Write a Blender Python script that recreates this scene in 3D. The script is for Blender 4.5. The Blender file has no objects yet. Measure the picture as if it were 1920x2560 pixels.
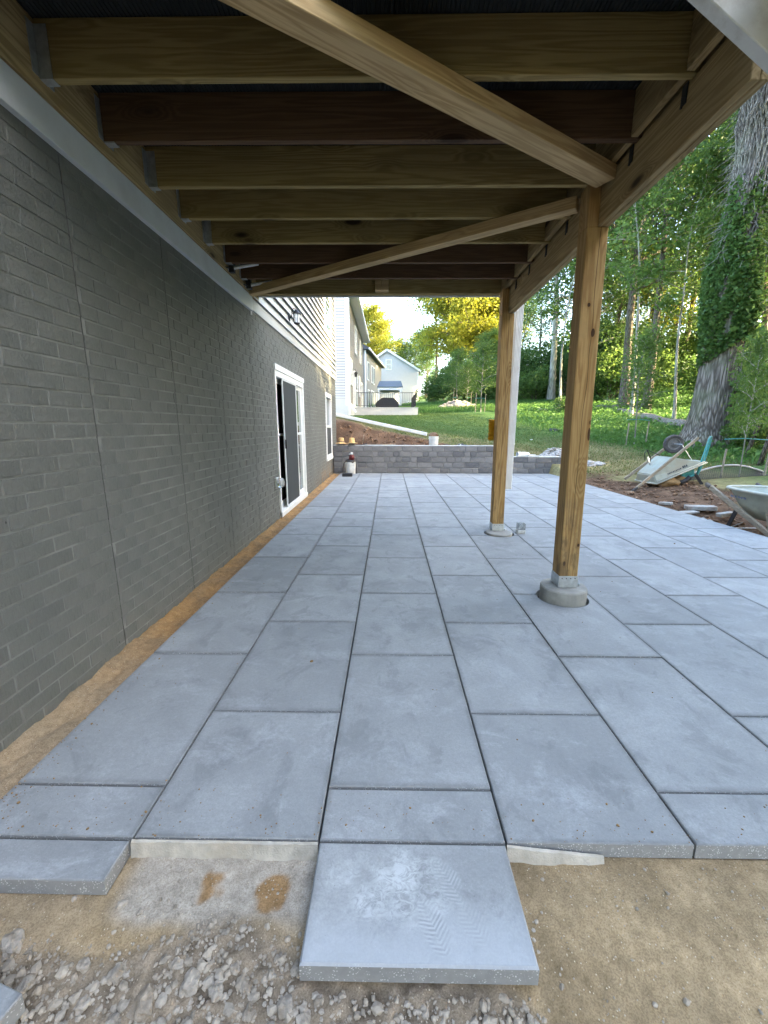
import bpy, bmesh, math, random
import numpy as np
from mathutils import Vector, Matrix, noise
random.seed(7); rng = np.random.default_rng(7)
R = math.radians
sc = bpy.context.scene
COL = sc.collection
# ------------------------------------------------------------------ camera, sky, sun, exposure
cam_d = bpy.data.cameras.new('camera'); cam = bpy.data.objects.new('camera', cam_d); COL.objects.link(cam)
cam_d.sensor_fit = 'HORIZONTAL'; cam_d.sensor_width = 36.0; cam_d.lens = 36*1023.32/1920
cam_d.clip_start = 0.02; cam_d.clip_end = 2000
_rt = Vector((0.9999091, 0.0132875, 0.0022738)); _up = Vector((-0.0049439, 0.2045331, 0.9788472)); _fw = Vector((-0.0125414, 0.9787695, -0.2045802))
CAMP = Vector((0, 0, 1.3212))
cam.matrix_world = Matrix(((_rt.x, _up.x, -_fw.x, CAMP.x), (_rt.y, _up.y, -_fw.y, CAMP.y), (_rt.z, _up.z, -_fw.z, CAMP.z), (0, 0, 0, 1)))
sc.camera = cam
SUN_DIR = Vector((0.93, -0.37, 0.0)).normalized(); SUN_EL = R(19)
world = bpy.data.worlds.new('World'); sc.world = world; world.use_nodes = True
wn = world.node_tree; wn.nodes.clear()
sky = wn.nodes.new('ShaderNodeTexSky'); sky.sky_type = 'NISHITA'; sky.sun_disc = False
sky.sun_elevation = SUN_EL; sky.sun_rotation = math.atan2(SUN_DIR.x, SUN_DIR.y); sky.air_density = 1.0; sky.dust_density = 4.0; sky.ozone_density = 1.0
bg = wn.nodes.new('ShaderNodeBackground'); bg.inputs['Strength'].default_value = 0.15
wo = wn.nodes.new('ShaderNodeOutputWorld')
wn.links.new(sky.outputs[0], bg.inputs[0]); wn.links.new(bg.outputs[0], wo.inputs[0])
sun_d = bpy.data.lights.new('sun', 'SUN'); sun_d.energy = 3.4; sun_d.angle = R(0.5); sun_d.color = (1.0, 0.80, 0.47)
sun = bpy.data.objects.new('sun', sun_d); COL.objects.link(sun)
_s = Vector((SUN_DIR.x*math.cos(SUN_EL), SUN_DIR.y*math.cos(SUN_EL), math.sin(SUN_EL)))
sun.rotation_euler = (-_s).to_track_quat('-Z', 'Y').to_euler(); sun.location = (20, -20, 30)
vs = sc.view_settings; vs.view_transform = 'Standard'; vs.look = 'None'; vs.gamma = 1.0; vs.use_curve_mapping = False
vs.exposure = 4.0
sc.render.engine = 'CYCLES'
cy = sc.cycles; cy.use_denoising = True; cy.max_bounces = 8; cy.diffuse_bounces = 5; cy.transparent_max_bounces = 8; cy.caustics_reflective = False; cy.caustics_refractive = False

# ------------------------------------------------------------------ helpers
ORIG = {}
class MB:
    def __init__(s): s.v = []; s.f = []
    def add(s, vs_, fs):
        o = len(s.v); s.v += [tuple(p) for p in vs_]; s.f += [tuple(i+o for i in f) for f in fs]; return s
    def box(s, x0, x1, y0, y1, z0, z1):
        return s.add([(x0,y0,z0),(x1,y0,z0),(x1,y1,z0),(x0,y1,z0),(x0,y0,z1),(x1,y0,z1),(x1,y1,z1),(x0,y1,z1)],
                     [(0,3,2,1),(4,5,6,7),(0,1,5,4),(1,2,6,5),(2,3,7,6),(3,0,4,7)])
    def obox(s, a, b, w, h, up=(0,0,1)):
        a = Vector(a); b = Vector(b); d = (b-a).normalized(); u = Vector(up); sx = d.cross(u).normalized(); uu = sx.cross(d).normalized()
        c = []
        for p in (a, b):
            for (i, j) in ((-1,-1),(1,-1),(1,1),(-1,1)): c.append(p + sx*(i*w/2) + uu*(j*h/2))
        return s.add(c, [(0,1,2,3),(7,6,5,4),(0,4,5,1),(1,5,6,2),(2,6,7,3),(3,7,4,0)])
    def tube(s, pts, r, n=8, cap=True):
        pts = [Vector(p) for p in pts]; rs = r if isinstance(r, (list, tuple)) else [r]*len(pts)
        vs_ = []; prev = None
        for i, p in enumerate(pts):
            d = (pts[min(i+1, len(pts)-1)] - pts[max(i-1, 0)])
            d = d.normalized() if d.length > 1e-9 else Vector((0,0,1))
            if prev is None:
                a = Vector((1,0,0)) if abs(d.x) < .8 else Vector((0,1,0)); u = d.cross(a).normalized()
            else:
                u = prev - d*prev.dot(d); u = u.normalized() if u.length > 1e-6 else d.orthogonal().normalized()
            prev = u; w = d.cross(u)
            for k in range(n):
                t = 2*math.pi*k/n; vs_.append(p + (u*math.cos(t) + w*math.sin(t))*rs[i])
        fs = []
        for i in range(len(pts)-1):
            for k in range(n):
                a = i*n+k; b = i*n+(k+1) % n; fs.append((a, b, b+n, a+n))
        if cap: fs.append(tuple(range(n-1, -1, -1))); fs.append(tuple((len(pts)-1)*n+k for k in range(n)))
        return s.add(vs_, fs)
    def lathe(s, prof, c=(0,0,0), n=24, axis='z', cap=True):
        vs_ = []
        for r, h in prof:
            for k in range(n):
                t = 2*math.pi*k/n; x, y = r*math.cos(t), r*math.sin(t)
                p = (x, y, h) if axis == 'z' else ((h, x, y) if axis == 'x' else (y, h, x))
                vs_.append((p[0]+c[0], p[1]+c[1], p[2]+c[2]))
        fs = []
        for i in range(len(prof)-1):
            for k in range(n):
                a = i*n+k; b = i*n+(k+1) % n; fs.append((a, b, b+n, a+n))
        if cap: fs.append(tuple(range(n-1,-1,-1))); fs.append(tuple((len(prof)-1)*n+k for k in range(n)))
        return s.add(vs_, fs)
    def prism(s, poly, z0, z1, axis='z'):
        n = len(poly); m = {'z': lambda a,b,h:(a,b,h), 'y': lambda a,b,h:(a,h,b), 'x': lambda a,b,h:(h,a,b)}[axis]
        vs_ = [m(a,b,z0) for a,b in poly] + [m(a,b,z1) for a,b in poly]
        fs = [tuple(range(n-1,-1,-1)), tuple(range(n,2*n))] + [(i,(i+1)%n,(i+1)%n+n,i+n) for i in range(n)]
        return s.add(vs_, fs)
    def stone(s, c, r, seed, sub=1, flat=.7, jag=.25):
        bm = bmesh.new(); bmesh.ops.create_icosphere(bm, subdivisions=sub, radius=1)
        rr = random.Random(seed); sx, sy, sz = r*rr.uniform(.75,1.3), r*rr.uniform(.75,1.2), r*flat*rr.uniform(.8,1.15); a = rr.uniform(0, 6.28)
        off = Vector((rr.uniform(-50,50), rr.uniform(-50,50), rr.uniform(-50,50)))
        vs_ = []
        for v in bm.verts:
            k = 1 + jag*1.6*noise.noise(v.co*1.3+off) + (jag*.5*noise.noise(v.co*4+off) if sub > 1 else 0)
            p = v.co*k; x, y = p.x*sx, p.y*sy
            vs_.append((c[0]+x*math.cos(a)-y*math.sin(a), c[1]+x*math.sin(a)+y*math.cos(a), c[2]+p.z*sz))
        fs = [tuple(v.index for v in f.verts) for f in bm.faces]; bm.free()
        return s.add(vs_, fs)
    def mesh(s, name, bevel=0, segs=1, fixn=True, org=None):
        me = bpy.data.meshes.new(name)
        o = org or (0,0,0)
        me.from_pydata([(p[0]-o[0], p[1]-o[1], p[2]-o[2]) for p in s.v], [], s.f)
        if fixn or bevel:
            bm = bmesh.new(); bm.from_mesh(me)
            if fixn: bmesh.ops.recalc_face_normals(bm, faces=bm.faces)
            if bevel:
                es = [e for e in bm.edges if len(e.link_faces) == 2 and e.calc_face_angle(0) > .5]
                bmesh.ops.bevel(bm, geom=es, offset=bevel, segments=segs, affect='EDGES', clamp_overlap=True)
            bm.to_mesh(me); bm.free()
        return me
    def build(s, name, m, parent=None, bevel=0, smooth=False, local=False, fixn=True, segs=1):
        org = (0,0,0) if (local or parent is None) else ORIG.get(parent.name, (0,0,0))
        me = s.mesh(name, bevel, segs, fixn, org)
        return link(name, me, m, parent, smooth)
def link(name, me, m, parent=None, smooth=False):
    if m is not None and len(me.materials) == 0: me.materials.append(m)
    if smooth: me.polygons.foreach_set('use_smooth', [True]*len(me.polygons))
    o = bpy.data.objects.new(name, me); COL.objects.link(o)
    if parent is not None: o.parent = parent; ORIG[o.name] = ORIG.get(parent.name, (0,0,0))
    return o
def tag(o, label=None, cat=None, group=None, kind=None):
    if label: o['label'] = label
    if cat: o['category'] = cat
    if group: o['group'] = group
    if kind: o['kind'] = kind
    return o
def thing(name, label, cat, loc=(0,0,0), group=None):
    o = bpy.data.objects.new(name, None); COL.objects.link(o); o.location = loc; o.empty_display_size = .1
    ORIG[o.name] = tuple(loc); return tag(o, label, cat, group)
def copy_tree(o, loc=None, rz=None, scale=None, label=None, group=None):
    c = o.copy(); COL.objects.link(c)
    if loc is not None: c.location = loc
    if rz is not None: c.rotation_euler = (c.rotation_euler.x, c.rotation_euler.y, rz)
    if scale is not None: c.scale = scale if hasattr(scale, '__len__') else (scale,)*3
    if label: c['label'] = label
    if group: c['group'] = group
    for ch in list(o.children):
        d = ch.copy(); COL.objects.link(d); d.parent = c
        for g in list(ch.children):
            e = g.copy(); COL.objects.link(e); e.parent = d
    return c
def np_mesh(name, V, F):
    V = np.asarray(V, np.float32); F = np.asarray(F, np.int32); me = bpy.data.meshes.new(name)
    k = F.shape[1]
    me.vertices.add(len(V)); me.vertices.foreach_set('co', V.ravel())
    me.loops.add(F.size); me.loops.foreach_set('vertex_index', F.ravel())
    me.polygons.add(len(F)); me.polygons.foreach_set('loop_start', np.arange(0, F.size, k, dtype=np.int32))
    try: me.polygons.foreach_set('loop_total', np.full(len(F), k, np.int32))
    except Exception: pass
    me.update(calc_edges=True); me.validate(); return me
def set_col(me, cols, name='Col'):
    a = me.color_attributes.new(name, 'FLOAT_COLOR', 'POINT'); c = np.ones((len(me.vertices), 4), np.float32); c[:, :3] = cols
    a.data.foreach_set('color', c.ravel())
# ---- materials
class NT:
    def __init__(s, name):
        s.m = bpy.data.materials.new(name); s.m.use_nodes = True; s.t = s.m.node_tree; s.t.nodes.clear()
        s.out = s.t.nodes.new('ShaderNodeOutputMaterial')
    def n(s, typ, attrs=None, **ins):
        nd = s.t.nodes.new('ShaderNode'+typ)
        for k, v in (attrs or {}).items(): setattr(nd, k, v)
        for k, v in ins.items(): s.set(nd, k, v)
        return nd
    def set(s, nd, k, v):
        key = int(k[1:]) if (k[0] == 'i' and k[1:].isdigit()) else k.replace('_', ' ')
        sk = nd.inputs[key]
        if isinstance(v, bpy.types.NodeSocket): s.t.links.new(v, sk)
        elif isinstance(v, (tuple, list)) and len(v) == 3 and sk.type == 'RGBA': sk.default_value = (*v, 1)
        else: sk.default_value = v
    def obj(s): return s.n('TexCoord').outputs['Object']
    def rnd(s): return s.n('ObjectInfo').outputs['Random']
    def mapv(s, vec, scale=(1,1,1), loc=(0,0,0)): return s.n('Mapping', Vector=vec, Scale=scale, Location=loc).outputs[0]
    def noise(s, vec, scale=5, detail=4, rough=.55, dist=0): return s.n('TexNoise', Vector=vec, Scale=scale, Detail=detail, Roughness=rough, Distortion=dist).outputs[0]
    def vor(s, vec, scale=5, feature='F1', rand=1): return s.n('TexVoronoi', {'feature': feature}, Vector=vec, Scale=scale, Randomness=rand).outputs['Distance']
    def ramp(s, fac, stops):
        nd = s.n('ValToRGB', Fac=fac); e = nd.color_ramp.elements
        while len(e) < len(stops): e.new(.5)
        for el, (p, c) in zip(e, stops): el.position = p; el.color = (*c, 1) if hasattr(c, '__len__') else (c, c, c, 1)
        return nd.outputs[0]
    def mix(s, f, a, b, bt='MIX'):
        nd = s.n('Mix', {'data_type': 'RGBA', 'blend_type': bt}); nd.clamp_factor = True
        for k, v in ((0, f), (6, a), (7, b)):
            sk = nd.inputs[k]
            if isinstance(v, bpy.types.NodeSocket): s.t.links.new(v, sk)
            elif k == 0: sk.default_value = v
            else: sk.default_value = (*v, 1) if hasattr(v, '__len__') else (v, v, v, 1)
        return nd.outputs[2]
    def math(s, op, a, b=0.0, c=None):
        nd = s.n('Math', {'operation': op}, i0=a, i1=b)
        if c is not None: s.set(nd, 'i2', c)
        return nd.outputs[0]
    def smooth(s, x, a, b):
        nd = s.n('MapRange', {'interpolation_type': 'SMOOTHSTEP'}, Value=x); nd.inputs[1].default_value = a; nd.inputs[2].default_value = b
        return nd.outputs[0]
    def bump(s, h, strength=.3, dist=.01, normal=None):
        nd = s.n('Bump', Height=h, Strength=strength, Distance=dist)
        if normal is not None: s.set(nd, 'Normal', normal)
        return nd.outputs[0]
    def done(s, col, rough=.8, normal=None, metal=0, spec=.4, **kw):
        b = s.n('BsdfPrincipled', Base_Color=col, Roughness=rough, Metallic=metal)
        b.inputs['Specular IOR Level'].default_value = spec
        if normal is not None: s.set(b, 'Normal', normal)
        for k, v in kw.items(): s.set(b, k, v)
        s.t.links.new(b.outputs[0], s.out.inputs[0]); return s.m
def plain(name, col, rough=.6, metal=0, var=.12, nscale=14, bump=.05, dirt=None, spec=.4):
    t = NT(name); o = t.obj(); n1 = t.noise(o, nscale, 5)
    c = t.mix(t.ramp(n1, [(.3, 0.), (.7, 1.)]), tuple(x*(1-var) for x in col), tuple(min(1, x*(1+var)) for x in col))
    if dirt is not None:
        d = t.ramp(t.noise(o, nscale*.35, 6, .7), [(.48, 0.), (.62, 1.)]); c = t.mix(t.math('MULTIPLY', d, dirt[1]), c, dirt[0])
    return t.done(c, rough, t.bump(t.noise(o, nscale*8, 3), bump, .003) if bump else None, metal, spec)
def wood(name, light, dark, axis, knots=1.0, spec=.25, wear=0.0, marks=()):
    t = NT(name); o = t.obj()
    off = t.n('CombineXYZ', X=t.math('MULTIPLY', t.rnd(), 31.), Y=t.math('MULTIPLY', t.rnd(), 17.), Z=t.math('MULTIPLY', t.rnd(), 23.)).outputs[0]
    o2 = t.n('VectorMath', {'operation': 'ADD'}, i0=o, i1=off).outputs[0]
    ks = [5., 5., 5.]; ks[axis] = 1.7
    kv = t.vor(t.mapv(o2, ks), 1.0)
    a = [9., 9., 9.]; a[axis] = .5
    warp = t.math('MULTIPLY', t.smooth(kv, .35, .05), .35)
    base = t.math('ADD', t.noise(t.mapv(o2, a), 1., 3, .5, .3), warp)
    rings = t.math('SINE', t.math('MULTIPLY', base, 75.))
    f = [150., 150., 150.]; f[axis] = 5.
    fine = t.noise(t.mapv(o2, f), 1., 4, .6)
    g = t.math('ADD', t.math('MULTIPLY', rings, .30), fine)
    c = t.mix(t.ramp(g, [(.25, 0.), (.75, 1.)]), dark, light)
    blot = t.ramp(t.noise(t.mapv(o2, [x_*.35 for x_ in f]), .35, 5, .7), [(.56, 0.), (.70, 1.)]); c = t.mix(t.math('MULTIPLY', blot, .4), c, tuple(x_*.45 for x_ in dark))
    big = t.noise(o2, 1.6, 4); c = t.mix(t.math('MULTIPLY', t.ramp(big, [(.35, 1.), (.65, 0.)]), .5), c, tuple(x*.62 for x in light))
    c = t.mix(t.n('MapRange', Value=t.rnd()).outputs[0], c, t.mix(.35, c, tuple(x*.75 for x in light)))
    halo = t.smooth(kv, .36, .15); c = t.mix(t.math('MULTIPLY', halo, .45*knots), c, tuple(x*.5 for x in dark))
    core = t.smooth(kv, .17, .09); c = t.mix(t.math('MULTIPLY', core, .92*knots), c, (.018, .009, .005))
    if marks:
        xyz = t.n('SeparateXYZ', Vector=o); X, Y, Z = xyz.outputs
        near = t.math('LESS_THAN', Y, .5)
        cx = t.math('ADD', t.math('MULTIPLY', t.math('SUBTRACT', t.noise(t.n('CombineXYZ', X=3.3, Y=0., Z=Z).outputs[0], 1.3, 2), .5), .055), 1.372)
        cr = t.smooth(t.math('ABSOLUTE', t.math('SUBTRACT', X, cx)), .0030, .0012)
        c = t.mix(t.math('MULTIPLY', cr, .8), c, (.05, .03, .014))
        for (kx, kz, rx, rz) in marks:
            e = t.math('SQRT', t.math('ADD', t.math('POWER', t.math('DIVIDE', t.math('SUBTRACT', X, kx), rx), 2.), t.math('POWER', t.math('DIVIDE', t.math('SUBTRACT', Z, kz), rz), 2.)))
            c = t.mix(t.math('MULTIPLY', t.math('MULTIPLY', near, t.smooth(e, 2.6, 1.1)), .45), c, (.24, .12, .035))
            c = t.mix(t.math('MULTIPLY', t.math('MULTIPLY', near, t.smooth(e, 1.05, .8)), .9), c, (.035, .014, .006))
        st = t.math('MULTIPLY', t.smooth(Z, 1.0, .45), t.ramp(t.noise(t.mapv(o, (9., 9., 3.)), 1., 6, .7), [(.5, 0.), (.62, 1.)]))
        c = t.mix(t.math('MULTIPLY', st, .6), c, (.10, .07, .045))
    if wear:
        w = t.ramp(t.noise(o2, 3.2, 7, .75), [(.5, 0.), (.68, 1.)]); c = t.mix(t.math('MULTIPLY', w, wear), c, (.11, .085, .06))
    return t.done(c, .78, t.bump(t.math('ADD', fine, t.math('MULTIPLY', rings, .3)), .25, .004), 0, spec)
def leafmat(name, c1, c2, c3, trans=.45):
    t = NT(name); isl = t.n('NewGeometry').outputs['Random Per Island']
    big = t.noise(t.obj(), .8, 3)
    c = t.ramp(t.math('ADD', t.math('MULTIPLY', isl, .7), t.math('MULTIPLY', big, .3)), [(.05, c1), (.5, c2), (.95, c3)])
    d = t.n('BsdfPrincipled', Base_Color=c, Roughness=.55); d.inputs['Specular IOR Level'].default_value = .3
    tr = t.n('BsdfTranslucent', Color=t.mix(.5, c, tuple(min(1, x*1.5) for x in c3)))
    mx = t.n('MixShader', i0=trans, i1=d.outputs[0], i2=tr.outputs[0]); t.t.links.new(mx.outputs[0], t.out.inputs[0]); return t.m
def bark(name, c1, c2, sc_=14., bumpd=.03):
    t = NT(name); o = t.obj(); v = t.mapv(o, (sc_, sc_, sc_*.16)); n1 = t.noise(v, 1., 5, .65, .6); w = t.vor(t.mapv(o, (sc_*1.2, sc_*1.2, sc_*.14)), 1., 'DISTANCE_TO_EDGE')
    h = t.math('ADD', n1, t.math('MULTIPLY', t.smooth(w, 0, .35), .6))
    c = t.mix(t.ramp(h, [(.45, 0.), (1.05, 1.)]), c1, c2); c = t.mix(t.math('MULTIPLY', t.ramp(t.noise(o, 1.3, 4), [(.45, 0.), (.7, 1.)]), .4), c, (c2[0]*.7, c2[1]*.95, c2[2]*.6))
    return t.done(c, .92, t.bump(h, .8, bumpd), 0, .15)

def slab_mat(name, scuff, prints=False):
    t = NT(name); o = t.obj(); r = t.rnd()
    off = t.n('CombineXYZ', X=t.math('MULTIPLY', r, 40.), Y=t.math('MULTIPLY', r, 29.), Z=0.).outputs[0]
    o2 = t.n('VectorMath', {'operation': 'ADD'}, i0=o, i1=off).outputs[0]
    c = t.mix(t.ramp(t.noise(o2, 3.0, 8, .62, .4), [(.3, 0.), (.72, 1.)]), (.275, .282, .278), (.415, .425, .418))
    c = t.mix(r, c, t.mix(.46, c, (.185, .192, .192)))
    st = t.noise(t.mapv(o2, (2.2, 1.7, 1)), 2.0, 9, .74, .5)
    c = t.mix(t.math('MULTIPLY', t.ramp(st, [(.53, 0.), (.60, 1.), (.78, .35)]), .42), c, (.165, .172, .172))
    du = t.noise(t.mapv(o2, (2.4, 3.2, 1)), 1.7, 10, .74, .5)
    c = t.mix(t.math('MULTIPLY', t.ramp(du, [(.52, 0.), (.75, 1.)]), scuff), c, (.50, .51, .52))
    fine = t.noise(o2, 160., 3, .6); c = t.mix(.5, c, t.mix(fine, (.2, .2, .21), (.38, .385, .4)), 'MIX') if False else t.mix(t.math('MULTIPLY', t.ramp(t.math('ADD', t.math('MULTIPLY', fine, .5), t.math('MULTIPLY', t.noise(o2, 60., 4, .7), .5)), [(.38, 1.), (.62, 0.)]), .38), c, (.17, .175, .178))
    gn = t.n('SeparateXYZ', Vector=t.n('TexCoord').outputs['Generated'])
    ed = [t.math('MINIMUM', gn.outputs[k], t.math('SUBTRACT', 1., gn.outputs[k])) for k in (0, 1)]
    ed = t.math('MINIMUM', ed[0], t.math('MULTIPLY', ed[1], 1.4))
    em = t.math('MULTIPLY', t.smooth(ed, .045, .004), t.ramp(t.noise(o2, 9., 5, .65), [(.3, .15), (.65, 1.)]))
    c = t.mix(t.math('MULTIPLY', em, .55), c, (.12, .118, .112))
    gt = t.smooth(t.vor(o2, 95.), .13, .05); c = t.mix(t.math('MULTIPLY', gt, .55), c, (.50, .49, .46))
    gt2 = t.smooth(t.vor(o2, 31.), .055, .03); c = t.mix(t.math('MULTIPLY', gt2, .7), c, (.10, .095, .085))
    geo = t.n('NewGeometry'); nz = t.n('SeparateXYZ', Vector=geo.outputs['Normal']).outputs['Z']
    side = t.smooth(nz, .75, .55)
    sp = t.vor(o, 150.); spk = t.smooth(sp, .34, .20)
    sc2 = t.mix(t.math('MULTIPLY', spk, t.ramp(t.noise(o, 45., 2), [(.45, 0.), (.55, 1.)])), t.mix(t.noise(o, 30., 5), (.19, .19, .185), (.33, .33, .32)), (.62, .62, .60))
    bumpn = t.bump(t.math('ADD', fine, t.math('MULTIPLY', t.noise(o2, 12., 5), .6)), .16, .004)
    if prints:
        xyz = t.n('SeparateXYZ', Vector=o); X, Y = xyz.outputs['X'], xyz.outputs['Y']
        def ell(cx, cy, rx, ry, ang):
            dx = t.math('SUBTRACT', X, cx); dy = t.math('SUBTRACT', Y, cy); ca, sa = math.cos(ang), math.sin(ang)
            u = t.math('ADD', t.math('MULTIPLY', dx, ca), t.math('MULTIPLY', dy, sa)); v = t.math('ADD', t.math('MULTIPLY', dx, -sa), t.math('MULTIPLY', dy, ca))
            e = t.math('ADD', t.math('POWER', t.math('ABSOLUTE', t.math('DIVIDE', u, rx)), 2.), t.math('POWER', t.math('ABSOLUTE', t.math('DIVIDE', v, ry)), 2.))
            return u, v, e
        wob = t.math('MULTIPLY', t.math('SUBTRACT', t.noise(o, 11., 6, .7), .5), 1.6)
        _, _, e = ell(.02, .955, .20, .115, .0)
        m = t.math('MULTIPLY', t.smooth(t.math('ADD', e, t.math('MULTIPLY', wob, 1.6)), 1.35, .2), t.ramp(t.noise(o, 8., 4, .6), [(.36, .1), (.62, 1.)]))
        blot = t.ramp(t.noise(t.mapv(o, (1, 1.5, 1)), 26., 7, .72, 1.5), [(.40, 0.), (.55, 1.)])
        c = t.mix(t.math('MULTIPLY', t.math('MULTIPLY', m, blot), .8), c, (.58, .60, .59))
        wash = t.smooth(t.math('ADD', t.math('MULTIPLY', Y, -6.), t.math('MULTIPLY', t.noise(o, 5., 5), 1.0)), -5.2, -4.2)
        c = t.mix(t.math('MULTIPLY', wash, .42), c, (.52, .55, .58))
        for (cx, cy, rx, ry, ang, st_) in ((.125, .855, .036, .075, .42, .85), (.185, .965, .036, .075, .45, .8), (.235, .86, .034, .062, .5, .45)):
            u, v, e = ell(cx, cy, rx, ry, ang)
            m = t.math('MULTIPLY', t.smooth(t.math('ADD', e, t.math('MULTIPLY', wob, .8)), 1.2, .5), t.ramp(t.noise(o, 24., 5, .7), [(.36, .05), (.6, 1.)]))
            ph = t.math('ADD', t.math('MULTIPLY', v, 560.), t.math('MULTIPLY', t.math('ABSOLUTE', u), -330.))
            lines = t.smooth(t.math('ADD', t.math('SINE', t.math('ADD', ph, t.math('MULTIPLY', t.noise(o, 30., 2), 3.))), t.math('MULTIPLY', t.noise(o, 70., 3), .8)), .05, .75)
            c = t.mix(t.math('MULTIPLY', m, .45*st_), c, (.52, .54, .54)); c = t.mix(t.math('MULTIPLY', t.math('MULTIPLY', m, lines), .85*st_), c, (.25, .26, .265))
    c = t.mix(side, c, sc2)
    return t.done(c, .72, bumpn, 0, .35)

M = {}
M['slab'] = slab_mat('paving_concrete', .55); M['slab_front'] = slab_mat('paving_concrete_dusty', .85); M['slab_print'] = slab_mat('paving_concrete_boot_prints', .4, True)
M['post_wood'] = wood('treated_pine_post', (.56, .36, .145), (.33, .18, .06), 2, .6, .25, .22, ((1.34,2.127,.011,.014),(1.385,1.951,.014,.030),(1.432,1.352,.011,.016),(1.342,.296,.010,.020),(1.435,.443,.010,.014),(1.43,1.27,.012,.05)))
M['joist_wood'] = wood('treated_pine_joist', (.40, .30, .125), (.24, .17, .06), 0)
M['joist_red'] = wood('brown_treated_joist', (.16, .095, .05), (.09, .048, .026), 0, .7)
M['beam_wood'] = wood('treated_pine_beam', (.46, .335, .165), (.27, .185, .08), 1)
M['brace_wood'] = wood('pine_brace', (.64, .46, .24), (.42, .275, .12), 0, .9)
M['barrow_wood'] = wood('weathered_handle_wood', (.42, .36, .27), (.24, .19, .13), 0, .2, .2, .3)
M['log_wood'] = bark('log_bark', (.12, .10, .08), (.33, .29, .24), 16., .02)
M['white'] = plain('white_vinyl', (.80, .81, .80), .45, 0, .04, 9, .02, ((.5, .47, .42), .15))
M['white_dirty'] = plain('white_plastic_dirty', (.66, .67, .64), .5, 0, .08, 11, .04, ((.36, .30, .23), .45))
M['trim'] = plain('white_trim_metal', (.60, .62, .63), .5, 0, .05, 6, .02, ((.42, .42, .40), .25))
M['siding'] = plain('grey_vinyl_siding', (.50, .505, .495), .5, 0, .03, 5, .03)
M['siding_lap_shade'] = plain('painted_lap_shade', (.03, .03, .032), .8, 0, .1, 5, 0)  # near black colour painting the shadow under each siding lap
M['siding2'] = plain('pale_vinyl_siding', (.46, .46, .455), .5, 0, .03, 4, .03)
M['siding_tan'] = plain('tan_vinyl_siding', (.25, .237, .215), .55, 0, .05, 4, .03)
M['conc'] = plain('grey_concrete', (.33, .32, .285), .88, 0, .16, 10, .25, ((.20, .19, .165), .5))
M['mortar_pale'] = plain('pale_mortar', (.44, .405, .34), .9, 0, .22, 22, .8, ((.45, .38, .28), .4))
M['seam'] = plain('dark_grey_seam', (.062, .064, .06), .85, 0, .3, 8, .1)
M['galv'] = plain('galvanised_steel', (.52, .55, .56), .42, .75, .2, 30, .05)
M['rimsteel'] = plain('dusty_wheel_rim', (.17, .165, .155), .6, .3, .2, 20, .05)
M['steel_dark'] = plain('dark_steel', (.035, .035, .037), .5, .4, .2, 20, .05)
M['black'] = plain('black_plastic', (.018, .018, .02), .55, 0, .2, 14, .08, ((.08, .075, .07), .35))
M['black_metal'] = plain('black_painted_metal', (.012, .012, .013), .45, 0, .2, 14, .03)
M['rubber'] = plain('dusty_rubber', (.07, .065, .062), .8, 0, .2, 20, .1, ((.22, .19, .15), .4))
M['teal'] = plain('teal_paint', (.06, .30, .29), .45, .0, .15, 18, .05, ((.30, .33, .30), .3))
M['barrow'] = plain('grey_green_barrow_plastic', (.345, .365, .30), .65, 0, .14, 8, .12, ((.34, .30, .22), .6))
M['rim'] = plain('pale_barrow_rim', (.50, .50, .42), .65, 0, .08, 10, .06, ((.45, .40, .31), .35))
M['straw'] = plain('woven_straw', (.60, .39, .17), .85, 0, .15, 40, .4)
M['yellow'] = plain('yellow_bristles', (.75, .42, .02), .7, 0, .25, 90, .3)
M['red'] = plain('dark_red_plastic', (.09, .008, .012), .4, 0, .2, 20, .02)
M['mud'] = plain('ochre_mud', (.27, .165, .07), .95, 0, .3, 12, .6)
M['stone'] = plain('grey_rubble', (.36, .315, .255), .92, 0, .3, 30, .9, ((.22, .17, .115), .75))
M['gravel'] = plain('gravel', (.33, .28, .215), .93, 0, .45, 26, .5, ((.46, .41, .34), .6))
M['white_gravel'] = plain('white_gravel', (.40, .375, .345), .92, 0, .25, 30, .5)
M['clod'] = plain('brown_clods', (.155, .092, .054), .95, 0, .4, 9, .5, ((.36, .24, .16), .6))
M['offcut'] = plain('pale_concrete_offcut', (.34, .335, .315), .88, 0, .25, 14, .3, ((.22, .15, .10), .6))
M['screen'] = plain('door_insect_screen', (.045, .05, .052), .75, 0, .1, 60, .05)
M['roof'] = plain('dark_shingles', (.06, .065, .075), .8, 0, .25, 18, .2)
M['roof_blue'] = plain('blue_grey_metal_roof', (.04, .05, .058), .4, .2, .15, 8, .02)
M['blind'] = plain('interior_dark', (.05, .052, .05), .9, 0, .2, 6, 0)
def glass_mat():
    t = NT('window_glass'); g = t.n('BsdfGlossy', Color=(.85, .9, .88), Roughness=.03); tr = t.n('BsdfPrincipled', Base_Color=(.028, .032, .028), Roughness=.2)
    fr = t.n('LayerWeight', Blend=.5).outputs['Facing']
    mx = t.n('MixShader', i0=t.math('ADD', t.math('MULTIPLY', fr, .55), .08), i1=tr.outputs[0], i2=g.outputs[0]); t.t.links.new(mx.outputs[0], t.out.inputs[0]); return t.m
M['glass'] = glass_mat()
def clear_mat():
    t = NT('clear_plastic'); return t.done((.8, .83, .82), .12, None, 0, .6, Transmission_Weight=.75)
M['clear'] = clear_mat()
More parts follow.
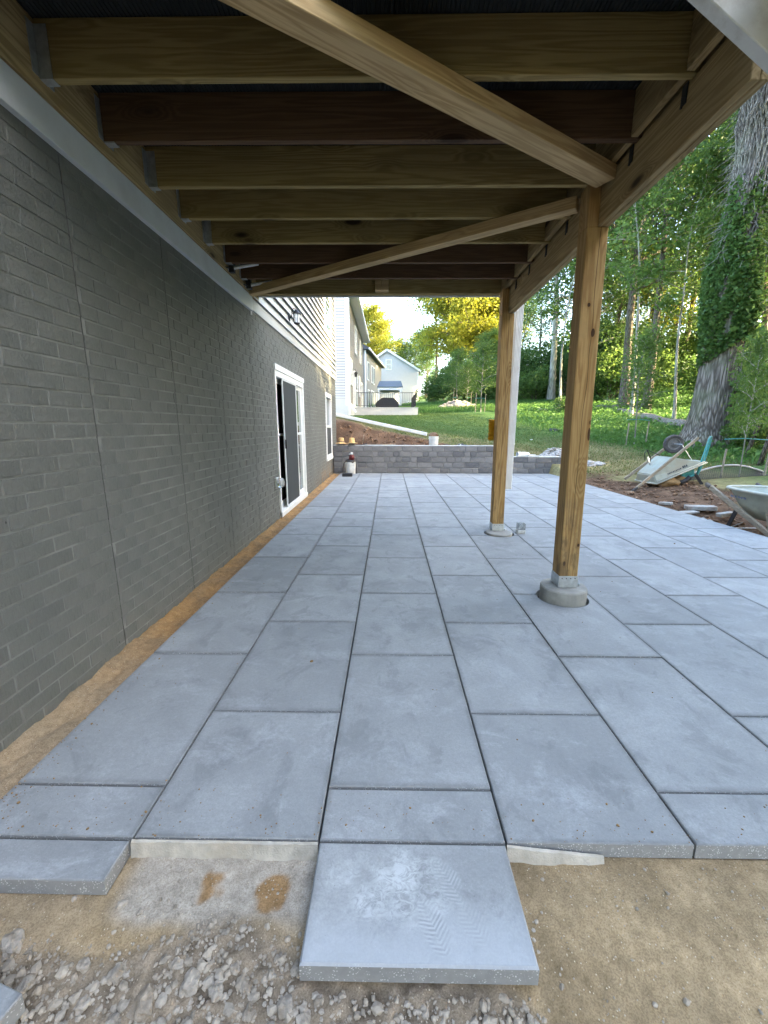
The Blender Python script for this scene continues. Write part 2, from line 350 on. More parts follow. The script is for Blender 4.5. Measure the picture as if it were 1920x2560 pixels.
def brick_mat():
    t = NT('grey_painted_brick'); o = t.obj(); r = t.rnd()
    c = t.mix(t.ramp(t.noise(o, 2.2, 6, .6), [(.3, 0.), (.7, 1.)]), (.132, .138, .126), (.180, .185, .170))
    c = t.mix(t.math('MULTIPLY', t.ramp(t.noise(o, 5., 5, .7), [(.58, 0.), (.72, 1.)]), .35), c, (.150, .112, .098))
    c = t.mix(t.math('MULTIPLY', t.smooth(r, .75, 1.), .25), c, (.10, .102, .10))
    pit = t.smooth(t.vor(t.mapv(o, (1, 9, 6)), 2.3), .10, .05); c = t.mix(t.math('MULTIPLY', pit, .85), c, (.03, .03, .03))
    z = t.n('SeparateXYZ', Vector=o); st = t.math('MULTIPLY', t.math('MULTIPLY', t.smooth(z.outputs['Z'], .55, -.1), t.smooth(z.outputs['Y'], 2.6, 4.4)), t.ramp(t.noise(o, 4., 5, .7), [(.42, 0.), (.6, 1.)]))
    c = t.mix(t.math('MULTIPLY', st, .75), c, (.34, .19, .07))
    rug = t.noise(t.mapv(o, (1, 120, 16)), 1., 4, .7); g2 = t.noise(o, 42., 4, .6)
    c = t.mix(t.math('MULTIPLY', t.ramp(rug, [(.3, 1.), (.5, 0.)]), .38), c, (.085, .088, .082)); c = t.mix(t.math('MULTIPLY', t.ramp(rug, [(.58, 0.), (.75, 1.)]), .3), c, (.25, .255, .24))
    return t.done(c, .68, t.bump(t.math('ADD', rug, t.math('MULTIPLY', g2, .8)), .9, .010), 0, .3)
M['brick'] = brick_mat(); M['joint'] = plain('grey_painted_joint', (.215, .22, .207), .8, 0, .25, 5, .2, ((.12, .122, .117), .7))
def wall_block_mat():
    t = NT('charcoal_wall_block'); o = t.obj(); r = t.rnd()
    c = t.mix(t.ramp(t.noise(o, 7., 7, .65), [(.3, 0.), (.7, 1.)]), (.10, .10, .104), (.26, .255, .25))
    c = t.mix(t.n('MapRange', Value=r).outputs[0], t.mix(.45, c, (.07, .072, .077)), t.mix(.40, c, (.30, .288, .27)))
    c = t.mix(t.math('MULTIPLY', t.ramp(t.noise(o, 9., 6, .7), [(.62, 0.), (.74, 1.)]), .5), c, (.40, .39, .38))
    return t.done(c, .9, t.bump(t.noise(o, 38., 5, .65), .5, .008), 0, .25)
M['block'] = wall_block_mat()
def vcol_mat(name, nscale, amt, bumps, rough=.95):
    t = NT(name); o = t.obj(); a = t.n('VertexColor', {'layer_name': 'Col'}).outputs[0]
    n1 = t.noise(o, nscale, 6, .68); n2 = t.noise(o, nscale*5.3, 3, .6)
    c = t.mix(amt, a, t.mix(t.ramp(n1, [(.3, 0.), (.7, 1.)]), t.mix(1., a, (.52, .50, .48), 'MULTIPLY'), t.mix(1., a, (1.55, 1.52, 1.45), 'MULTIPLY')))
    c = t.mix(amt*.6, c, t.mix(t.ramp(n2, [(.35, 0.), (.65, 1.)]), t.mix(1., c, (.6, .6, .6), 'MULTIPLY'), t.mix(1., c, (1.4, 1.4, 1.4), 'MULTIPLY')))
    return t.done(c, rough, t.bump(t.math('ADD', n1, t.math('MULTIPLY', n2, .6)), bumps[0], bumps[1]), 0, .2)
M['terrain'] = vcol_mat('lawn_and_soil', 5., .6, (.7, .05))
def sand_mat():
    t = NT('damp_sand'); o = t.obj(); a = t.n('VertexColor', {'layer_name': 'Col'}).outputs[0]
    n1 = t.noise(o, 28., 6, .7); n2 = t.noise(o, 220., 3, .6)
    c = t.mix(t.ramp(n1, [(.3, 0.), (.7, 1.)]), t.mix(1., a, (.72, .70, .66), 'MULTIPLY'), t.mix(1., a, (1.22, 1.2, 1.18), 'MULTIPLY'))
    c = t.mix(t.math('MULTIPLY', t.ramp(n2, [(.4, 1.), (.55, 0.)]), .5), c, t.mix(1., c, (.5, .48, .45), 'MULTIPLY'))
    v = t.n('TexVoronoi', Vector=o, Scale=130.); gr = t.math('MULTIPLY', t.smooth(v.outputs['Distance'], .30, .16), t.math('GREATER_THAN', t.n('SeparateColor', Color=v.outputs['Color']).outputs[0], .86))
    c = t.mix(gr, c, (.60, .50, .36))
    return t.done(c, .95, t.bump(t.math('ADD', n2, t.math('ADD', n1, t.math('MULTIPLY', gr, .8))), .6, .006), 0, .2)
M['sand'] = sand_mat()
G1 = (.028, .070, .016); G2 = (.055, .115, .024); G3 = (.095, .155, .036)
M['leaf'] = leafmat('broad_green_leaves', G1, G2, G3)
M['leaf_light'] = leafmat('fresh_green_leaves', (.05, .105, .02), (.085, .155, .032), (.14, .21, .048), .5)
M['leaf_sunlit'] = leafmat('sunlight_tinted_leaves', (.13, .16, .016), (.20, .215, .02), (.28, .275, .03), .5)  # gold of the low sun put into the leaf colour
M['ivy'] = leafmat('ivy_leaves', (.03, .078, .016), (.065, .135, .027), (.13, .20, .05), .4)
M['grass'] = leafmat('grass_blades', (.045, .095, .018), (.075, .135, .028), (.12, .17, .045), .35)
M['grass_dry'] = leafmat('dry_grass_blades', (.085, .095, .03), (.16, .145, .055), (.27, .22, .10), .3)
M['cover'] = leafmat('ground_cover_leaves', (.05, .125, .024), (.085, .185, .036), (.13, .23, .06), .4)
M['bark'] = bark('grey_brown_bark', (.055, .045, .036), (.20, .17, .14), 22., .02)
M['bark_pale'] = bark('pale_smooth_bark', (.17, .16, .135), (.38, .36, .31), 9., .008)
M['bark_big'] = bark('furrowed_bark', (.075, .062, .050), (.27, .235, .20), 11., .05)
M['vine'] = bark('grey_vine_stems', (.10, .09, .08), (.33, .30, .27), 26., .01)

# ------------------------------------------------------------------ terrain
CP = np.array([(-2.5,14,1.60),(-1.5,14,1.56),(0,13.9,1.18),(1.2,13.6,.92),(3,13,.62),(4.8,13,.46),(6,13,.36),(-3,18,1.85),(0,18,1.5),(3,18,1.2),(6,18,1.1),(10,18,1.1),
 (-2,26,2.0),(2,26,2.03),(6,27,2.24),(9.6,28,2.44),(20,26,3.2),(10.7,14,.75),(8.79,15,.72),(8.4,9.4,.22),(7.5,10,.2),(6.4,9,.05),(5,9.8,-.03),(4.9,8,-.06),(5.2,6.8,-.05),(5.2,5.5,-.2),(4.8,4,-.16),(7,5,-.02),
 (10,8,.3),(14,10,.8),(16,16,1.5),(20,12,1.8),(12.9,24,2.1),(12.7,18,1.22),(17.7,25,2.5),(21,32,4.4),(18.8,35,4.2),(14.7,38,4.1),(5.1,32,2.6),(0,40,3.0),(0,60,4.4),(15,60,7),(30,30,6),(34,15,4.2),
 (-12,26,2.0),(-12,45,3.2),(8,0,0),(15,0,.7),(25,-5,1.6),(6,-8,-.2),(-12,0,0),(-12,12,1.2),(-1,5,-.1),(2,8,-.1),(0,-10,-.3),(25,-30,1.0),(-20,70,5),(40,60,9)], float)
def _phi(r): return np.where(r > 1e-9, r*r*np.log(r+1e-12), 0.)
_n = len(CP); _K = _phi(np.hypot(CP[:,None,0]-CP[None,:,0], CP[:,None,1]-CP[None,:,1])) + np.eye(_n)*.02
_P = np.c_[np.ones(_n), CP[:, :2]]; _A = np.block([[_K, _P], [_P.T, np.zeros((3,3))]]); _W = np.linalg.solve(_A, np.r_[CP[:,2], 0,0,0])
def terrain0(x, y):
    x = np.asarray(x, float); y = np.asarray(y, float)
    xc = np.clip(x, -20, 42); yc = np.clip(y, -30, 70)
    r = np.hypot(xc[...,None]-CP[:,0], yc[...,None]-CP[:,1])
    return _phi(r)@_W[:_n] + _W[_n] + xc*_W[_n+1] + yc*_W[_n+2]
def sm(x, a, b): t = np.clip((x-a)/(b-a), 0, 1); return t*t*(3-2*t)
def vnoise(x, y, s, seed=0):
    return np.array([noise.noise(Vector((a*s, b*s, seed*7.3))) for a, b in zip(np.ravel(x), np.ravel(y))]).reshape(np.shape(x))
def dirt_mask(x, y):
    # freshly dug bank behind the retaining wall and the dug strip along the slab edge
    ed = 13.62 - .0*x + .12*np.sin(x*3.1)
    b = sm(x, -2.2, -1.9)*(1-sm(x, 3.2, 4.3))*(1-sm(y, ed-.1 - sm(x, .9, 3.2)*.9, ed+.15 - sm(x, .9, 3.2)*.9))*sm(y, 11.5, 11.9)
    rr = 6.6 + .5*np.sin(y*1.7) + .35*np.sin(y*4.1+1) - 1.0*sm(y, 9.3, 11.5)
    d = sm(x, 4.2, 4.5)*(1-sm(x, rr-.25, rr+.35))*(1-sm(y, 10.2, 11.4))*sm(y, -8, -5)
    d2 = (1-sm(y, 1.0, 1.3))*(1-sm(x, 5, 7))*sm(y, -9, -5)
    return np.maximum(np.maximum(b, d), d2)
def terrain(x, y):
    x = np.asarray(x, float); y = np.asarray(y, float); z = terrain0(x, y)
    under = (1-sm(x, 4.56, 4.68))*(1-sm(y, 11.96, 12.04))
    zz = np.where(under > 0, z*(1-under) + under*(-.14), z)
    # bank face: rises from the wall top to the lawn edge
    back = sm(y, 12.0, 12.06)*(1-sm(x, 4.75, 4.95))
    k = sm(y, 12.55, 13.6); wt = .70 - .32*sm(x, 2.9, 3.4)
    bank = wt*(1-k) + z*k
    zz = np.where((back > 0) & (y < 13.7), zz*(1-back)+bank*back, zz)
    front = (1-sm(y, 1.25, 1.5))*(1-sm(x, 3.2, 4.5)); zz = zz*(1-front) + front*(-.30)
    return zz
def build_terrain():
    xs = np.r_[np.arange(-300,-40,20), np.arange(-40,-4,3), np.arange(-4,14,.11), np.arange(14,44,.8), np.arange(44,300,16)]
    ys = np.r_[np.arange(-200,-20,15), np.arange(-20,-1,1.5), np.arange(-1,16,.11), np.arange(16,32,.3), np.arange(32,75,1.2), np.arange(75,420,18)]
    X, Y = np.meshgrid(xs, ys); Z = terrain(X, Y); D = dirt_mask(X, Y)
    n1 = vnoise(X, Y, 1.9, 1); n2 = vnoise(X, Y, 6.5, 2)
    near = (X > -4) & (X < 14) & (Y < 32)
    Z = Z + near*(D*(.06*n1+.055*n2)*(Y > 1.3) + (1-D)*(.015*n1) * ((Y > 12.1) | (X > 4.7)))
    nx, ny = len(xs), len(ys)
    V = np.c_[X.ravel(), Y.ravel(), Z.ravel()]; i = np.arange(ny-1)[:,None]*nx + np.arange(nx-1)[None,:]
    F = np.c_[i.ravel(), i.ravel()+1, i.ravel()+1+nx, i.ravel()+nx]
    me = np_mesh('lawn', V, F)
    n3 = vnoise(X, Y, .55, 5); n4 = vnoise(X, Y, 2.6, 6)
    green = np.array([.062,.110,.030]); straw = np.array([.205,.18,.085]); woods = np.array([.065,.135,.032]); soil = np.array([.075,.041,.023]); soil2 = np.array([.155,.096,.060])
    wet = 12.8 + .55*np.maximum(X-5, -3)*.0
    s = np.clip((1-sm(Y, 12.8+.0*X, 17.2))*(1-sm(X, 7.5, 9.0)) + .55*n3 + .35*n4, 0, 1)*(1-sm(Y, 16.5, 19))
    hillw = np.clip(sm(X + .32*(Y-12), 8.2, 10.5) , 0, 1)
    C = green[None,None,:]*(1-s[...,None]) + straw*s[...,None]
    C = C*(1-hillw[...,None]) + woods*hillw[...,None]
    band = .5+.5*np.sin(Y*2.1+.35*X+.8*n3); C = C*(1+.22*(band[...,None]-.5)*(1-hillw[...,None]))
    sl = np.clip(.5+.9*n4+.4*n2, 0, 1); S = soil*(1-sl[...,None]) + soil2*sl[...,None]
    C = C*(1-D[...,None]) + S*D[...,None]
    set_col(me, C.reshape(-1,3)); tag(link('lawn', me, M['terrain'], None, True), kind='structure')
build_terrain()
def tz(x, y): return float(terrain(x, y))

# ------------------------------------------------------------------ foreground sand and dirt bed (below the slabs' front edge)
def bed_z(x, y):
    z = -.060 - .02*sm(-y, -.93, -.7) - .05*sm(-y, -.74, -.55)
    z = z - .012*sm(x, .42, .6)*sm(-y, -1.0, -.7)
    return z
def zone_gravel(x, y):
    edge = .84 - .05*np.sin(x*4.5+.6) + .03*np.sin(x*11) - .30*sm(x, .30, .60)
    return sm(-y, -edge-.02, -edge+.05)
def build_bed():
    xs = np.r_[np.arange(-1.66, 1.9, .0095), np.arange(1.9, 4.4, .06)]; ys = np.r_[np.arange(-1.2, .45, .05), np.arange(.45, 1.12, .0095), [1.16, 1.3, 1.6]]
    X, Y = np.meshgrid(xs, ys); Z = bed_z(X, Y); g = zone_gravel(X, Y)
    n1 = vnoise(X, Y, 7, 3); n2 = vnoise(X, Y, 31, 4); n3 = vnoise(X, Y, 80, 8)
    Z = Z + .006*n1 + (.0022+.010*g)*n2 + (.0012+.006*g)*n3
    Z = np.where(Y > 1.1, -.12, Z)
    # boot dents and the trodden hollow left of the front slab
    for cx, cy, rx, ry, d in ((-.47,.985,.05,.06,.010),(-.33,.95,.05,.045,.010),(1.02,.93,.05,.04,.006)):
        Z -= d*np.exp(-(((X-cx)/rx)**2+((Y-cy)/ry)**2))
    nx, ny = len(xs), len(ys); i = np.arange(ny-1)[:,None]*nx + np.arange(nx-1)[None,:]
    me = np_mesh('sand_bed', np.c_[X.ravel(),Y.ravel(),Z.ravel()], np.c_[i.ravel(), i.ravel()+1, i.ravel()+1+nx, i.ravel()+nx])
    sand = np.array([.40,.275,.135]); cement = np.array([.45,.40,.33]); ochre = np.array([.33,.185,.065]); grav = np.array([.255,.205,.148])
    w = np.clip(.5+1.3*n1+.5*n2, 0, 1)
    C = np.array([.455,.34,.20])*np.ones(X.shape+(1,)) * (1-.25*w[...,None])
    cm = sm(X, -.84, -.76)*(1-sm(X, -.24, -.2))*sm(Y, .86+.05*n1, .93+.05*n1)
    lf = (1-sm(X, -.9, -.8))
    C = C*(1-cm[...,None]) + cement*cm[...,None]
    C = C*(1-.35*lf[...,None]) + np.array([.36,.29,.20])*(.35*lf[...,None])
    for cx, cy, rx, ry in ((-.535,.995,.045,.05),(-.345,.965,.05,.05)):
        e = ((X-cx)/rx)**2+((Y-cy)/ry)**2 + 1.1*n1 + .7*n2; k = (1-sm(e, .5, 1.15))*.85; C = C*(1-k[...,None]) + ochre*k[...,None]
    C = C*(1-g[...,None]) + grav*(.8+.5*np.clip(n2+.5,0,1)[...,None])*g[...,None]
    und = sm(X, .37, .40)*(1-sm(X, .42, .62)); C = C*(1-.25*und[...,None])
    set_col(me, C.reshape(-1,3)); tag(link('sand_bed', me, M['sand'], None, True), kind='structure')
build_bed()
# strip of sand between the house wall and the slabs
def build_strip():
    xs = np.arange(-1.66, -1.36, .012); ys = np.arange(1.0, 11.9, .03)
    X, Y = np.meshgrid(xs, ys); n1 = vnoise(X, Y, 6, 11); n2 = vnoise(X, Y, 26, 12)
    Z = -.045 + .016*n1 + .012*n2 + .02*sm(-X, 1.52, 1.62)
    nx, ny = len(xs), len(ys); i = np.arange(ny-1)[:,None]*nx + np.arange(nx-1)[None,:]
    me = np_mesh('sand_strip', np.c_[X.ravel(),Y.ravel(),Z.ravel()], np.c_[i.ravel(), i.ravel()+1, i.ravel()+1+nx, i.ravel()+nx])
    k = np.clip(.5+1.6*n1+.6*n2, 0, 1)[...,None]; near = (1-sm(Y, 1.6, 2.8))[...,None]
    C = np.array([.43,.25,.105])*(1-k*.6) + np.array([.25,.165,.09])*(k*.6); C = C*(1-near*.6) + np.array([.40,.33,.23])*(near*.6)
    set_col(me, C.reshape(-1,3)); tag(link('sand_strip', me, M['sand'], None, True), kind='structure')
build_strip()

# ------------------------------------------------------------------ patio of concrete slabs
PIERS = ((1.375, 3.055, .172), (1.390, 5.035, .165))
def build_patio():
    base = MB().box(-1.40, 4.62, 1.13, 11.86, -.13, -.062).build('patio', M['sand']); tag(base, kind='structure')
    set_col(base.data, np.tile([.055,.048,.04], (8,1)))
    g = .0035; T = .055; ch = .0035; shared = {}
    def slab(x0, x1, y0, y1, mat, key=None):
        jz = random.uniform(-.0015, .0012); w, d = x1-x0-2*g, y1-y0-2*g-.004; cx, cyy = (x0+x1)/2, (y0+y1)/2
        hole = next((p for p in PIERS if x0 < p[0] < x1 and (y0-.2 < p[1] < y1+.2)), None)
        k = (round(w,3), round(d,3), mat) if hole is None else None
        if k and k in shared and mat != 'slab_print': me = shared[k]
        else:
            if hole is None: poly = [(-w/2,-d/2),(w/2,-d/2),(w/2,d/2),(-w/2,d/2)]
            else:
                hx, hy, hr = hole[0]-cx, hole[1]-cyy, hole[2]+.022
                if hole[1] > y1 - hr and hole[1] - hr < y1:
                    yy = d/2; h = max(-hr, min(hr, yy-hy)); half = math.sqrt(max(0, hr*hr-h*h)); a0 = math.atan2(h, half); a1 = math.pi - a0
                    arc = [(hx+hr*math.cos(a0 - t*(math.pi+2*a0)/14), hy+hr*math.sin(a0 - t*(math.pi+2*a0)/14)) for t in range(15)]
                    poly = [(-w/2,-d/2),(w/2,-d/2),(w/2,d/2)] + arc + [(-w/2,d/2)]
                elif hole[1] < y0 + hr and hole[1] + hr > y0:
                    yy = -d/2; h = max(-hr, min(hr, yy-hy)); half = math.sqrt(max(0, hr*hr-h*h)); a0 = math.atan2(h, -half); 
                    a1 = math.atan2(h, half)
                    if a0 < a1: a0 += 2*math.pi
                    arc = [(hx+hr*math.cos(a0 + t*(a1-a0)/14), hy+hr*math.sin(a0 + t*(a1-a0)/14)) for t in range(15)]
                    poly = [(-w/2,-d/2)] + arc + [(w/2,-d/2),(w/2,d/2),(-w/2,d/2)]
                else: poly = [(-w/2,-d/2),(w/2,-d/2),(w/2,d/2),(-w/2,d/2)]
            b = MB()
            if len(poly) == 4:
                q = lambda e, z: [(px - math.copysign(e, px), py - math.copysign(e, py), z) for px, py in poly]
                vs_ = q(0,-T) + q(0,-ch) + q(ch,0); fs = [(3,2,1,0),(8,9,10,11)]
                for s in (0,4): fs += [(s+i, s+(i+1)%4, s+4+(i+1)%4, s+4+i) for i in range(4)]
                b.add(vs_, fs)
            else: b.prism(poly, -T, 0)
            me = b.mesh('paving_slab')
            if k: shared[k] = me
        o = link('paving_slab', me, M[mat], base); o.location = (cx, cyy, jz); o.rotation_euler = (random.uniform(-.0012,.0012), random.uniform(-.0012,.0012), random.uniform(-.0015,.0015))
        return o
    for i in range(10):
        x0 = -1.444+.61*i; x1 = x0+.61
        if i == 0: x0 = -1.405
        js = [1.083] + [y for y in [(1.285 if i % 2 == 0 else 1.70)+.9122*k for k in range(14)] if y < 11.75] + [11.86]
        for k in range(len(js)-1):
            y0, y1 = js[k], js[k+1]
            m = 'slab_front' if (k == 0 or (k == 1 and i % 2 == 0 and random.random() < .4)) else 'slab'
            slab(x0, x1, y0, y1, m)
    o = slab(-1.405, -.838, .950, 1.082, 'slab_front'); o.location.z = -.001
    # the odd slab standing out in front, with boot prints in the dust (its own mesh so that the prints sit where they do)
    b = MB(); x0, x1, y0, y1 = -.2205, .3805, .770, 1.0795
    q = lambda e, z: [(x0+e,y0+e,z),(x1-e,y0+e,z),(x1-e,y1-e,z),(x0+e,y1-e,z)]
    b.add(q(0,-T)+q(0,-.005)+q(.005,0), [(3,2,1,0),(8,9,10,11)] + [(s+i, s+(i+1)%4, s+4+(i+1)%4, s+4+i) for s in (0,4) for i in range(4)])
    o = b.build('paving_slab', M['slab_print'], base); o['label'] = 'dusty front slab covered in boot prints'
    # ragged pale mortar along the cut edge of two slabs
    def fillet(xa, xb, h0):
        n = 46; vs_ = []
        for i in range(n+1):
            x = xa+(xb-xa)*i/n; a = noise.noise(Vector((x*9, 1, 3))); c = noise.noise(Vector((x*31, 4, 3)))
            top = -.002 - h0*max(0, i/n-.0) - .003*abs(c); out = .016 + .006*a + .004*c
            vs_ += [(x, 1.081, top), (x, 1.0815-out*.45, top-.004), (x, 1.081-out, -.064), (x, 1.082, -.075)]
        fs = [(i*4+j, i*4+4+j, i*4+5+j, i*4+1+j) for i in range(n) for j in range(3)] + [(0,1,2,3), (4*n+3,4*n+2,4*n+1,4*n)]
        MB().add(vs_, fs).build('mortar_edge', M['mortar_pale'], base)
    fillet(-.836, -.226, 0); fillet(.386, .70, .035)
build_patio()

SG = MB(); rr = random.Random(61)
for i in range(900):
    if i < 520: x, y = -1.40+abs(rr.gauss(0,.07)), 1.1+10*rr.random()**1.8
    elif i < 760: x, y = rr.uniform(-1.38, 1.7), 1.09+abs(rr.gauss(0,.10))
    else: x, y = rr.uniform(-1.38, 2.2), rr.uniform(1.1, 4.5)
    r_ = .0016*math.exp(rr.gauss(0,.45)); SG.stone((x, y, .001+r_*.3), min(r_, .005), 80000+i, 1, .7, .3)
tag(SG.build('spilled_grit', M['mud'], fixn=False), kind='stuff')
# ------------------------------------------------------------------ near house
def shade_lap_faces(me):  # gives board backs and undersides the painted lap shadow
    me.materials.append(M['siding']); me.materials.append(M['siding_lap_shade'])
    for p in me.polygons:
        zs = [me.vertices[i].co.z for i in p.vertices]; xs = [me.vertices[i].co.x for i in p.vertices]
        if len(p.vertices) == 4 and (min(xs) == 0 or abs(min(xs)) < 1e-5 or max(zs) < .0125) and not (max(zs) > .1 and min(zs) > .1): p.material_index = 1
HX = -1.63; HY0, HY1 = -3.0, 12.75
def build_house():
    h = thing('brick_house', 'near house with grey painted brick below and pale lap siding above, left of the patio', 'house', (HX, 6.0, 0))
    body = MB()
    d0, d1, w0, w1 = 6.03, 7.90, 10.74, 11.66; dz = 2.13; wz0, wz1 = .50, 2.13
    # backing wall, pieced round the openings
    X0, X1 = HX-.25, HX-.0035
    body.box(X0,X1,HY0,d0,-.3,2.66).box(X0,X1,d0,d1,dz,2.66).box(X0,X1,d1,w0,-.3,2.66).box(X0,X1,w0,w1,wz1,2.66).box(X0,X1,w0,w1,-.3,wz0).box(X0,X1,w1,HY1,-.3,2.66).box(X0,X1,d0,d1,-.3,-.02)
    body.box(-9, X0-.003, HY1-.2, HY1, -.3, 2.66).box(-9, X0-.003, HY0, HY0+.2, -.3, 2.66)
    wall = body.build('brick_wall', M['joint'], h)
    # bricks of the cast wall
    P, Hc, gap, proud = .213, .0775, .008, .0062
    seams = [2.30, 3.21, 4.12, 5.03]; cand = []
    zrow = 0
    z = -.06; row = 0
    while z < 2.63:
        z0, z1 = z+gap/2, min(z+Hc-gap/2, 2.642)
        y = HY0 + (P/2 if row % 2 else 0)
        edges = []
        while y < HY1:
            edges.append((y+gap/2, min(y+P-gap/2, HY1))); y += P
        out = []
        for a, b in edges:
            segs = [(a, b)]
            for s_ in seams:
                segs = [q for (p0, p1) in segs for q in ([(p0, s_-.003), (s_+.004, p1)] if p0 < s_ < p1 else [(p0, p1)])]
            for (o0, o1, oz0, oz1) in ((5.985, 7.935, -.3, 2.185), (10.70, 11.70, .44, 2.185)):
                if z1 > oz0 and z0 < oz1:
                    segs = [q for (p0, p1) in segs for q in ([(p0, min(p1, o0)), (max(p0, o1), p1)])]
            out += [q for q in segs if q[1]-q[0] > .02]
        for a, b in out:
            c = Vector((HX, (a+b)/2, (z0+z1)/2)); d = c-CAMP; dep = d.dot(_fw); u = d.dot(_rt); v = d.dot(_up)
            vis = dep > .1 and abs(u/dep) < .95 and abs(v/dep) < 1.26
            size = (b-a)*(z1-z0)*abs(d.normalized().x)/d.length_squared if vis else 0
            cand.append((size, a, b, z0, z1))
        z += Hc; row += 1
    cand.sort(key=lambda c: -c[0]); cache = {}; rest = MB()
    def brick_mb(b, x, ya, yb, za, zb, j):
        e = .0022; xo = HX + j; xi = HX-.0071
        b.add([(xi,ya,za),(xi,yb,za),(xi,yb,zb),(xi,ya,zb),(xo,ya+e,za+e),(xo,yb-e,za+e),(xo,yb-e,zb-e),(xo,ya+e,zb-e)],
              [(4,5,6,7),(0,1,5,4),(1,2,6,5),(2,3,7,6),(3,0,4,7)])
    for k, (size, a, b, z0, z1) in enumerate(cand):
        if k < 300 and size > 0:
            key = (round(b-a, 2), round(z1-z0, 3), random.randrange(4))
            if key not in cache:
                m = MB(); brick_mb(m, 0, -(b-a)/2, (b-a)/2, -(z1-z0)/2, (z1-z0)/2, random.uniform(-.0008, .0014)); cache[key] = m.mesh('brick', org=(HX,0,0))
            o = link('brick', cache[key], M['brick'], wall); o.location = (HX-ORIG[wall.name][0], (a+b)/2-ORIG[wall.name][1], (z0+z1)/2)
        else: brick_mb(rest, 0, a, b, z0, z1, random.uniform(-.0008, .0014))
    r = rest.build('bricks', M['brick'], wall, fixn=False); r['kind'] = 'stuff'
    sm_b = MB()
    for s_ in seams:
        for q in range(16): sm_b.box(HX-.0034, HX-.0012, s_-.0025+.0012*math.sin(q*2.3+s_), s_+.003+.0012*math.sin(q*2.3+s_), -.05+q*.167, -.05+q*.167+.1665)
    sm_b.build('panel_seam', M['seam'], wall, fixn=False)
    # ledger flashing / trim band and siding
    MB().box(HX, HX+.034, HY0, 5.13, 2.632, 2.792).build('trim_band', M['trim'], h, bevel=.002)
    MB().box(HX-.02, HX+.010, 5.134, 5.16, 2.60, 2.86).build('trim_end', M['white'], h)
    MB().box(HX-.02, HX+.022, 5.165, HY1, 2.655, 2.785).build('starter_strip', M['siding'], h, bevel=.002)
    ex = .1335; me = None; n = 34
    for k in range(n):
        ya = 5.165
        if me is None:
            b = MB(); o = .038; t = .004
            b.prism([(HX+o, 0), (HX+o+t, .002), (HX+o+t-.002, .02), (HX+t, ex+.012), (HX, ex+.012), (HX+o-.004, .012)], 5.165, HY1, 'y')
            me = b.mesh('siding_board', org=(HX,6.0,0), fixn=False); shade_lap_faces(me)
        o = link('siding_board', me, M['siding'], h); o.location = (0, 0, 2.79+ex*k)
    b = MB(); me2 = None
    for k in range(n):
        if me2 is None:
            b = MB(); b.prism([(HX+.026, 0), (HX+.030, .002), (HX+.004, ex+.012), (HX, ex+.012)], HY0, 5.13, 'y'); me2 = b.mesh('siding_board', org=(HX,6.0,0))
        o = link('siding_board', me2, M['siding'], h); o.location = (0, 0, 3.09+ex*k)
    MB().box(-9, HX-.012, HY0, HY1, 2.664, 7.35).build('upper_wall', M['siding'], h)
    MB().box(HX-.012, HX+.04, HY1-.09, HY1+.012, 2.66, 7.3).build('corner_trim', M['siding'], h, bevel=.003)
    MB().prism([(-9.4, 7.30), (HX+.45, 7.30), (HX+.45, 7.42), (-5.2, 9.6), (-9.4, 7.42)], HY0-.3, HY1+.3, 'y').build('roof', M['roof'], h)
    # sliding patio door
    dr = MB(); f = .055; xo = HX+.020
    dr.box(HX-.10, xo, 5.99, 6.045, .0, 2.10).box(HX-.10, xo, 7.885, 7.93, 0, 2.10).box(HX-.10, xo, 6.045, 7.885, 2.02, 2.10).box(HX-.10, xo+.012, 5.99, 7.93, -.02, .055)
    door = dr.build('sliding_door', M['white'], h, bevel=.003)
    MB().box(HX-.10, xo+.012, 5.985, 7.935, 2.103, 2.185).build('head_trim', M['white'], door, bevel=.003)
    sh = MB()
    for ya, yb, xx in ((6.05, 7.0, HX-.062), (6.95, 7.88, HX-.022)):
        sh.box(xx-.03, xx, ya, ya+.06, .06, 2.015).box(xx-.03, xx, yb-.06, yb, .06, 2.015).box(xx-.03, xx, ya+.06, yb-.06, .06, .16).box(xx-.03, xx, ya+.06, yb-.06, 1.95, 2.015)
        sh.box(xx-.03, xx, ya+.06, yb-.06, 1.17, 1.21)
    sh.build('sash', M['white'], door, bevel=.002)
    for ya, yb, xx in ((6.112, 6.938, HX-.077), (7.012, 7.818, HX-.037)): MB().box(xx-.006, xx+.006, ya, yb, .162, 1.948).build('glass_pane', M['glass'], door)
    MB().box(HX+.001, HX+.006, 6.43, 7.30, .085, 2.0).build('insect_screen', M['screen'], door)
    s2 = MB(); xx = HX+.014
    s2.box(xx-.016, xx, 6.40, 6.43, .06, 2.02).box(xx-.016, xx, 7.30, 7.33, .06, 2.02).box(xx-.016, xx, 6.43, 7.30, .06, .085).box(xx-.016, xx, 6.43, 7.30, 2.0, 2.02)
    s2.build('screen_frame', M['white'], door)
    MB().box(HX+.015, HX+.04, 6.398, 6.432, .98, 1.12).build('handle', M['black'], door, bevel=.004)
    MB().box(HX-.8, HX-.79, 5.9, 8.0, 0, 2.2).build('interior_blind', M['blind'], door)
    # lower window
    w = MB(); w.box(HX-.09, HX+.018, 10.70, 10.76, .50, 2.17).box(HX-.09, HX+.018, 11.64, 11.70, .50, 2.17).box(HX-.09, HX+.018, 10.76, 11.64, 2.06, 2.17).box(HX-.09, HX+.018, 10.76, 11.64, .50, .575)
    w.box(HX-.07, HX+.004, 10.762, 11.638, 1.29, 1.34)
    win = w.build('window', M['white'], h, bevel=.003)
    for z0, z1, xg in ((.577, 1.288, -.03), (1.342, 2.058, -.05)): MB().box(HX+xg-.008, HX+xg, 10.763, 11.637, z0, z1).build('glass_pane', M['glass'], win)
